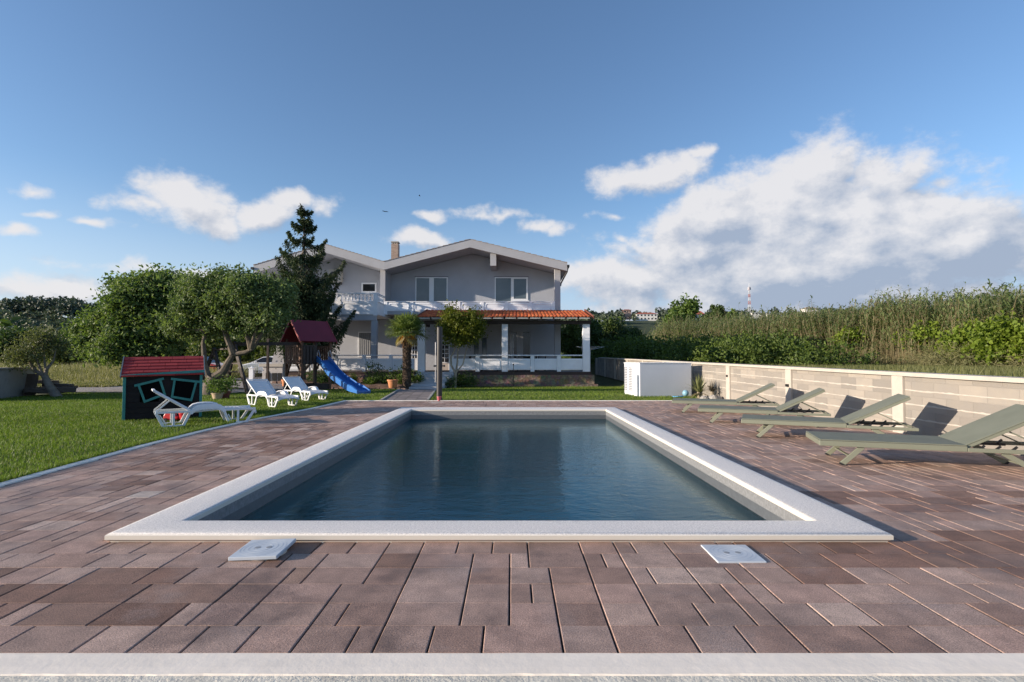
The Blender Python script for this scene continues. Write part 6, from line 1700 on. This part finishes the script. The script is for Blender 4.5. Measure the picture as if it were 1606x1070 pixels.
def blades(name, X, Y, H_, wd, mat, seed, bend=.5, zoff=0):
    r = rng(seed); n = len(X); Z = terrain(X, Y) + zoff; a = r.uniform(0, 2 * np.pi, n); b_ = r.uniform(0, 2 * np.pi, n)
    sd = np.stack([np.cos(a), np.sin(a), a * 0], -1) * (wd * r.uniform(.6, 1.3, n))[:, None] * .5; ln = np.stack([np.cos(b_), np.sin(b_), b_ * 0], -1) * (H_ * bend * r.uniform(.1, 1, n))[:, None]
    B_ = np.stack([X, Y, Z], -1); T_ = B_ + ln + np.array([0, 0, 1]) * H_[:, None]
    V = np.stack([B_ - sd, B_ + sd, T_ + sd * .2, T_ - sd * .2], 1).reshape(-1, 3)
    return tag(np_obj(name, V, np.arange(n * 4).reshape(-1, 4), mat), kind='stuff')
r = rng(51)
LG1 = leaf_mat('lawn blades', (.085, .145, .014), (.19, .27, .034), .35, .8, c3=(.22, .22, .08))
n = 210000; Yl = 4.0 + (15.8 - 4.0) * r.uniform(0, 1, n) ** 1.35; Xl = -16 + (kerb_x(Yl) - .11 + 16) * r.uniform(0, 1, n)
ok = Xl > -Yl * 1.02 - 1.2
Xl, Yl = Xl[ok], Yl[ok]
blades('lawn_grass', Xl, Yl, .028 + .02 * r.uniform(size=len(Xl)) * (1 + .0 * Xl), .010, LG1, 52, .9, -.01)
n = 90000; Yl = 15.68 + 11.2 * r.uniform(0, 1, n) ** 1.2; Xl = -16 + 22.2 * r.uniform(0, 1, n)
ok = ~((Xl > pathx(Yl)[0] - .1) & (Xl < pathx(Yl)[1] + .1)) & ~((Xl < -9) & (Yl > 19.3)) & ~((Xl > 4.1) & (Xl < 6.0) & (Yl > 17.6) & (Yl < 19.4)) & (Xl > -Yl * 1.0)
blades('lawn_grass', Xl[ok], Yl[ok], .035 + .02 * r.uniform(size=ok.sum()), .016, LG1, 53, .9, -.01)
n = 12000; Yl = r.uniform(26.5, 29.8, n); Xl = r.uniform(-3.6, 6.2, n); blades('lawn_grass', Xl, Yl, .04 + .05 * r.uniform(size=n), .02, LG1, 54, .9, -.01)
# taller tufts along kerbs and feet
n = 7000; Yl = r.uniform(4, 15.6, n); Xl = kerb_x(Yl) - .10 - np.abs(r.normal(size=n)) * .03; blades('kerb_grass', Xl, Yl, .04 + .05 * r.uniform(size=n), .009, LG1, 55, .9, -.01)
MG = leaf_mat('meadow straw', (.13, .14, .045), (.33, .30, .15), .3, .3)
n = 60000; Yl = 23.3 + 26 * r.uniform(0, 1, n) ** 1.6; Xl = r.uniform(-1.05, -.42, n) * Yl; 
ok = ~((Xl > -17.6) & (Xl < -9)) ; gh = np.interp(Yl, [23, 27, 34, 50], [.10, .22, .75, 1.0])
blades('meadow_grass', Xl[ok], Yl[ok], (gh * r.uniform(.5, 1.2, n))[ok], .035, MG, 56, .5)
n = 14000; Yl = r.uniform(23.0, 27, n); Xl = r.uniform(-1.02, -.50, n) * Yl; ok = (Yl > 23.4 + np.sin(Xl * .6) * .4) & ~((Xl > -17.6) & (Xl < -9))
blades('verge_grass', Xl[ok], Yl[ok], .08 + .08 * r.uniform(size=ok.sum()), .02, leaf_mat('verge grass', (.08, .115, .022), (.17, .19, .06), .3, .5), 57, .8)
n = 60000; Yl = 3 + 40 * r.uniform(0, 1, n) ** 1.2; Xl = 6.65 + (front_line(np.interp(Yl, [14, 21, 33, 44, 64], [0, .2, .45, .7, 1]))[0] - 6.0) * r.uniform(0, 1, n)
blades('field_grass', Xl, Yl, .07 + .13 * r.uniform(size=n), .024, leaf_mat('rough field grass', (.075, .095, .03), (.19, .19, .075), .3, .4), 58, .8)
n = 2500; Xw = 6.62 + r.uniform(0, .5, n); Yw = r.uniform(6, 44, n); blades('wall_top_grass', Xw, Yw, .10 + .22 * r.uniform(size=n), .02, leaf_mat('wall grass', (.10, .12, .035), (.22, .21, .08), .3), 59, .6)

# ---------------------------------------------------------------- hills with woods, far houses, mast
def on_hill(px_, py_, zf, y0, y1):
    for Y in np.arange(y0, y1, 1.5):
        p = at(px_, py_, Y)
        if float(zf(np.array([[p.x]]), np.array([[Y]]))[0, 0]) >= p.z: return float(Y)
    return y1


def hill(name, x0, x1, yc, depth, prof, mat):
    xs = np.linspace(x0, x1, 60); ys = np.linspace(yc - depth, yc + depth * .8, 24)
    def zf(X, Y):
        h = np.interp(X, [p[0] for p in prof], [p[1] for p in prof]); u_ = np.clip((Y - (yc - depth)) / depth, 0, 1)
        return -1 + (h + 1) * (u_ * u_ * (3 - 2 * u_)) * np.where(Y > yc, 1 - (Y - yc) / depth * .3, 1) + np.sin(X * .09) * np.sin(Y * .07) * h * .04
    o = grid_obj(name, xs, ys, zf, mat); tag(o, kind='structure'); return zf
HM = M('wooded hill ground', (.035, .055, .022), 1, .4, .05, 0)
def topz(py_, Y): return at(800, py_, Y).z
YL = 330
hzL = hill('hills', -620, -60, YL, 150, [(-620, topz(500, YL)), (-330, topz(499, YL)), (-290, topz(496, YL)), (-230, topz(503, YL)), (-150, topz(520, YL)), (-60, 0)], HM)
YR = 420
hzR = hill('hills', 0, 720, YR, 160, [(0, topz(512, YR)), (60, topz(505, YR)), (140, topz(502, YR)), (220, topz(503, YR)), (300, topz(500, YR)), (420, topz(500, YR)), (720, topz(500, YR))], HM)
HSP = [(998, 1031, 503), (979, 990, 492), (1090, 1105, 497), (1179, 1194, 494.5), (1203, 1211, 495.5), (1224, 1234, 494.5), (1265, 1285, 487.5)]
HOUSES = []
for p0, p1, pb in HSP:
    HOUSES.append((((p0 + p1) / 2 - 803) / F_PX, (p1 - p0) / 2 / F_PX + .004, on_hill((p0 + p1) / 2, pb, hzR, YR - 150, YR - 12)))
def woods(name, zf, xr, yr, n, ch, rad, size, lm, seed, per=26, xpow=1):
    r = rng(seed); X = r.uniform(*xr, n); Y = r.uniform(*yr, n); keep = np.ones(n, bool)
    for (hx, hw_, hy) in HOUSES: keep &= ~((np.abs(X / Y - hx) < hw_) & (Y < hy + 8) & (Y > hy - 90))
    X, Y = X[keep], Y[keep]; n = len(X); Z = zf(X, Y); hh = ch * r.uniform(.6, 1.3, n); rd = rad * r.uniform(.6, 1.3, n)
    d = unit(r.normal(size=(n * per, 3))); d[:, 2] = np.abs(d[:, 2]); ii = np.repeat(np.arange(n), per)
    c = np.stack([X, Y, Z + hh * .5], -1)[ii] + d * np.stack([rd, rd, hh * .55], -1)[ii] * r.uniform(.7, 1.1, (n * per, 1)); c[:, 2] -= 0
    V, Q = leaf_quads(c, size, r, .8); return tag(np_obj(name, V, Q, lm), kind='stuff')
WD = leaf_mat('far wood dark', (.050, .072, .055), (.090, .118, .082), .15, .04)  # leaf colours lightened in place of haze over the distance
WG = leaf_mat('far wood green', (.075, .10, .065), (.14, .17, .10), .15, .03)
woods('pine_wood', hzL, (-420, -130), (YL - 35, YL + 30), 800, 9, 4.0, 1.7, WD, 61, 60)
woods('scrub_wood', hzL, (-420, -100), (YL - 140, YL - 35), 1200, 4.0, 3.5, 1.5, WG, 62, 34)
woods('scrub_wood', hzR, (20, 330), (YR - 155, YR - 10), 1300, 4.5, 4.0, 1.8, WG, 63, 30)
woods('ridge_wood', hzR, (30, 420), (YR - 25, YR + 20), 420, 7, 4.2, 2.6, WD, 64, 24)
woods('middle_wood', lambda X, Y: X * 0 + .5, (20, 110), (100, 190), 330, 5.0, 3.2, 1.4, WG, 65, 30)
woods('middle_wood', lambda X, Y: X * 0, (-190, -40), (80, 170), 420, 5.5, 3.4, 1.4, G_A, 66, 30)

FH = M('far house wall', (.74, .72, .68), .8, .05, .3)
FR = M('far red roof', (.42, .12, .07), .8, .15, .5)
def far_house(label, px0, px1, py_b, py_w, py_r, Y, nwin=4, floors=2, wall=FH, roof=FR, flat=False, depth=9):
    Y = on_hill((px0 + px1) / 2, py_b, hzR, YR - 150, YR - 12) - 4
    a = at(px0, py_b, Y); b2 = at(px1, py_b, Y); zw = at(px0, py_w, Y).z - a.z; zr = at(px0, py_r, Y).z - a.z; W_ = b2.x - a.x
    t = thing('distant_house', label, 'house', (a.x, Y, a.z))
    m = MB(); m.box(0, W_, 0, depth, -4, zw); m.build('wall', wall, t)
    m = MB()
    if flat: m.box(-.3, W_ + .3, -.3, depth + .3, zw + .003, zr)
    else: m.add([(-.5, -.5, zw), (W_ + .5, -.5, zw), (W_ + .5, depth + .5, zw), (-.5, depth + .5, zw), (W_ * .2, depth / 2, zr), (W_ * .8, depth / 2, zr)], [(0, 1, 5, 4), (1, 2, 5), (2, 3, 4, 5), (3, 0, 4), (0, 3, 2, 1)])
    m.build('roof', roof, t)
    fh = zw / floors
    for f in range(floors):
        for i in range(nwin):
            x_ = W_ * (i + .5) / nwin; m = MB(); m.box(x_ - W_ / nwin * .22, x_ + W_ / nwin * .22, -.06, -.01, fh * f + fh * .35, fh * f + fh * .8); m.build('window', DARKGLASS, t)
    return t
far_house('white two storey villa with red roof on the far slope, leftmost', 998, 1031, 503, 492.5, 489.5, 300, 6, 2)
far_house('pale brick house among trees at the left end of the far ridge', 979, 990, 492, 486.5, 484.5, 360, 3, 1, M('far brick', (.42, .30, .24), .9))
far_house('cottage with red roof between the tall tree and the mast', 1090, 1105, 497, 493, 487, 280, 3, 1)
far_house('low white house with grey roof right of the mast', 1179, 1194, 494.5, 491, 488.5, 380, 3, 1, roof=M('far grey roof', (.45, .44, .42), .8))
far_house('small white flat building between two low houses on the ridge', 1203, 1211, 495.5, 493, 492.2, 370, 2, 1, flat=True, roof=FH)
far_house('small white house second from the right on the ridge', 1224, 1234, 494.5, 491, 489.5, 380, 2, 1, roof=M('far brown roof', (.30, .2, .15), .8))
far_house('rightmost pale house on the ridge above the reeds', 1265, 1285, 487.5, 484, 481, 400, 3, 1, roof=M('far tan roof', (.33, .26, .2), .8))
mt = thing('radio_mast', 'tall red and white radio mast on the far ridge', 'mast', (*at(1175.5, 488, 380).xy, topz(489, 380)))
zt_ = topz(450, 380) - topz(489, 380); RW = [M('mast white', (.6, .62, .65), .6), M('mast red', (.42, .20, .18), .6)]
for k in range(7):
    z0, z1 = zt_ * k / 7, zt_ * (k + 1) / 7; w0, w1 = .8 * (1 - k / 7 * .6), .8 * (1 - (k + 1) / 7 * .6); m = MB()
    cs4 = [(-1, -1), (1, -1), (1, 1), (-1, 1)]
    for j, (a, b2) in enumerate(cs4):
        m.tube([(a * w0, b2 * w0, z0), (a * w1, b2 * w1, z1)], .10, 4)
        c2 = cs4[(j + 1) % 4]; m.tube([(a * w0, b2 * w0, z0), (c2[0] * w1, c2[1] * w1, z1)], .055, 4); m.tube([(c2[0] * w0, c2[1] * w0, z0), (a * w1, b2 * w1, z1)], .055, 4)
    m.build('mast_section', RW[0 if k < 2 or k % 2 == 1 else 1], mt)
m = MB(); m.tube([(0, 0, zt_), (0, 0, zt_ + 2.5)], .18, 5)
for a in range(3): m.obox((math.cos(a * 2.1) * .9, math.sin(a * 2.1) * .9, zt_ - 1.2), (.5, .5, 2.0))
m.build('antenna', RW[0], mt)
# two birds and a far drone-like speck are left to the sky; one swallow each side of the spruce
for i, (px_, py_, Y_) in enumerate(((604, 332, 60), (658, 307, 75))):
    p = at(px_, py_, Y_); t = thing('bird', ['dark bird in the sky above the valley of the roof', 'smaller dark bird higher and further right in the sky'][i], 'bird', p, .6 + i)
    m = MB(); m.add([(0, -.1, 0), (0, .12, 0), (.22, .02, .08), (.42, -.05, .0), (-.22, .02, .08), (-.42, -.05, .0), (0, .0, .05), (0, 0, -.05)], [(0, 2, 6), (2, 1, 6), (0, 7, 2), (7, 1, 2), (2, 3, 1), (0, 3, 2), (0, 6, 4), (4, 6, 1), (0, 4, 7), (7, 4, 1), (4, 1, 5), (0, 4, 5)]); m.build('body', BLACK, t, fix=False)
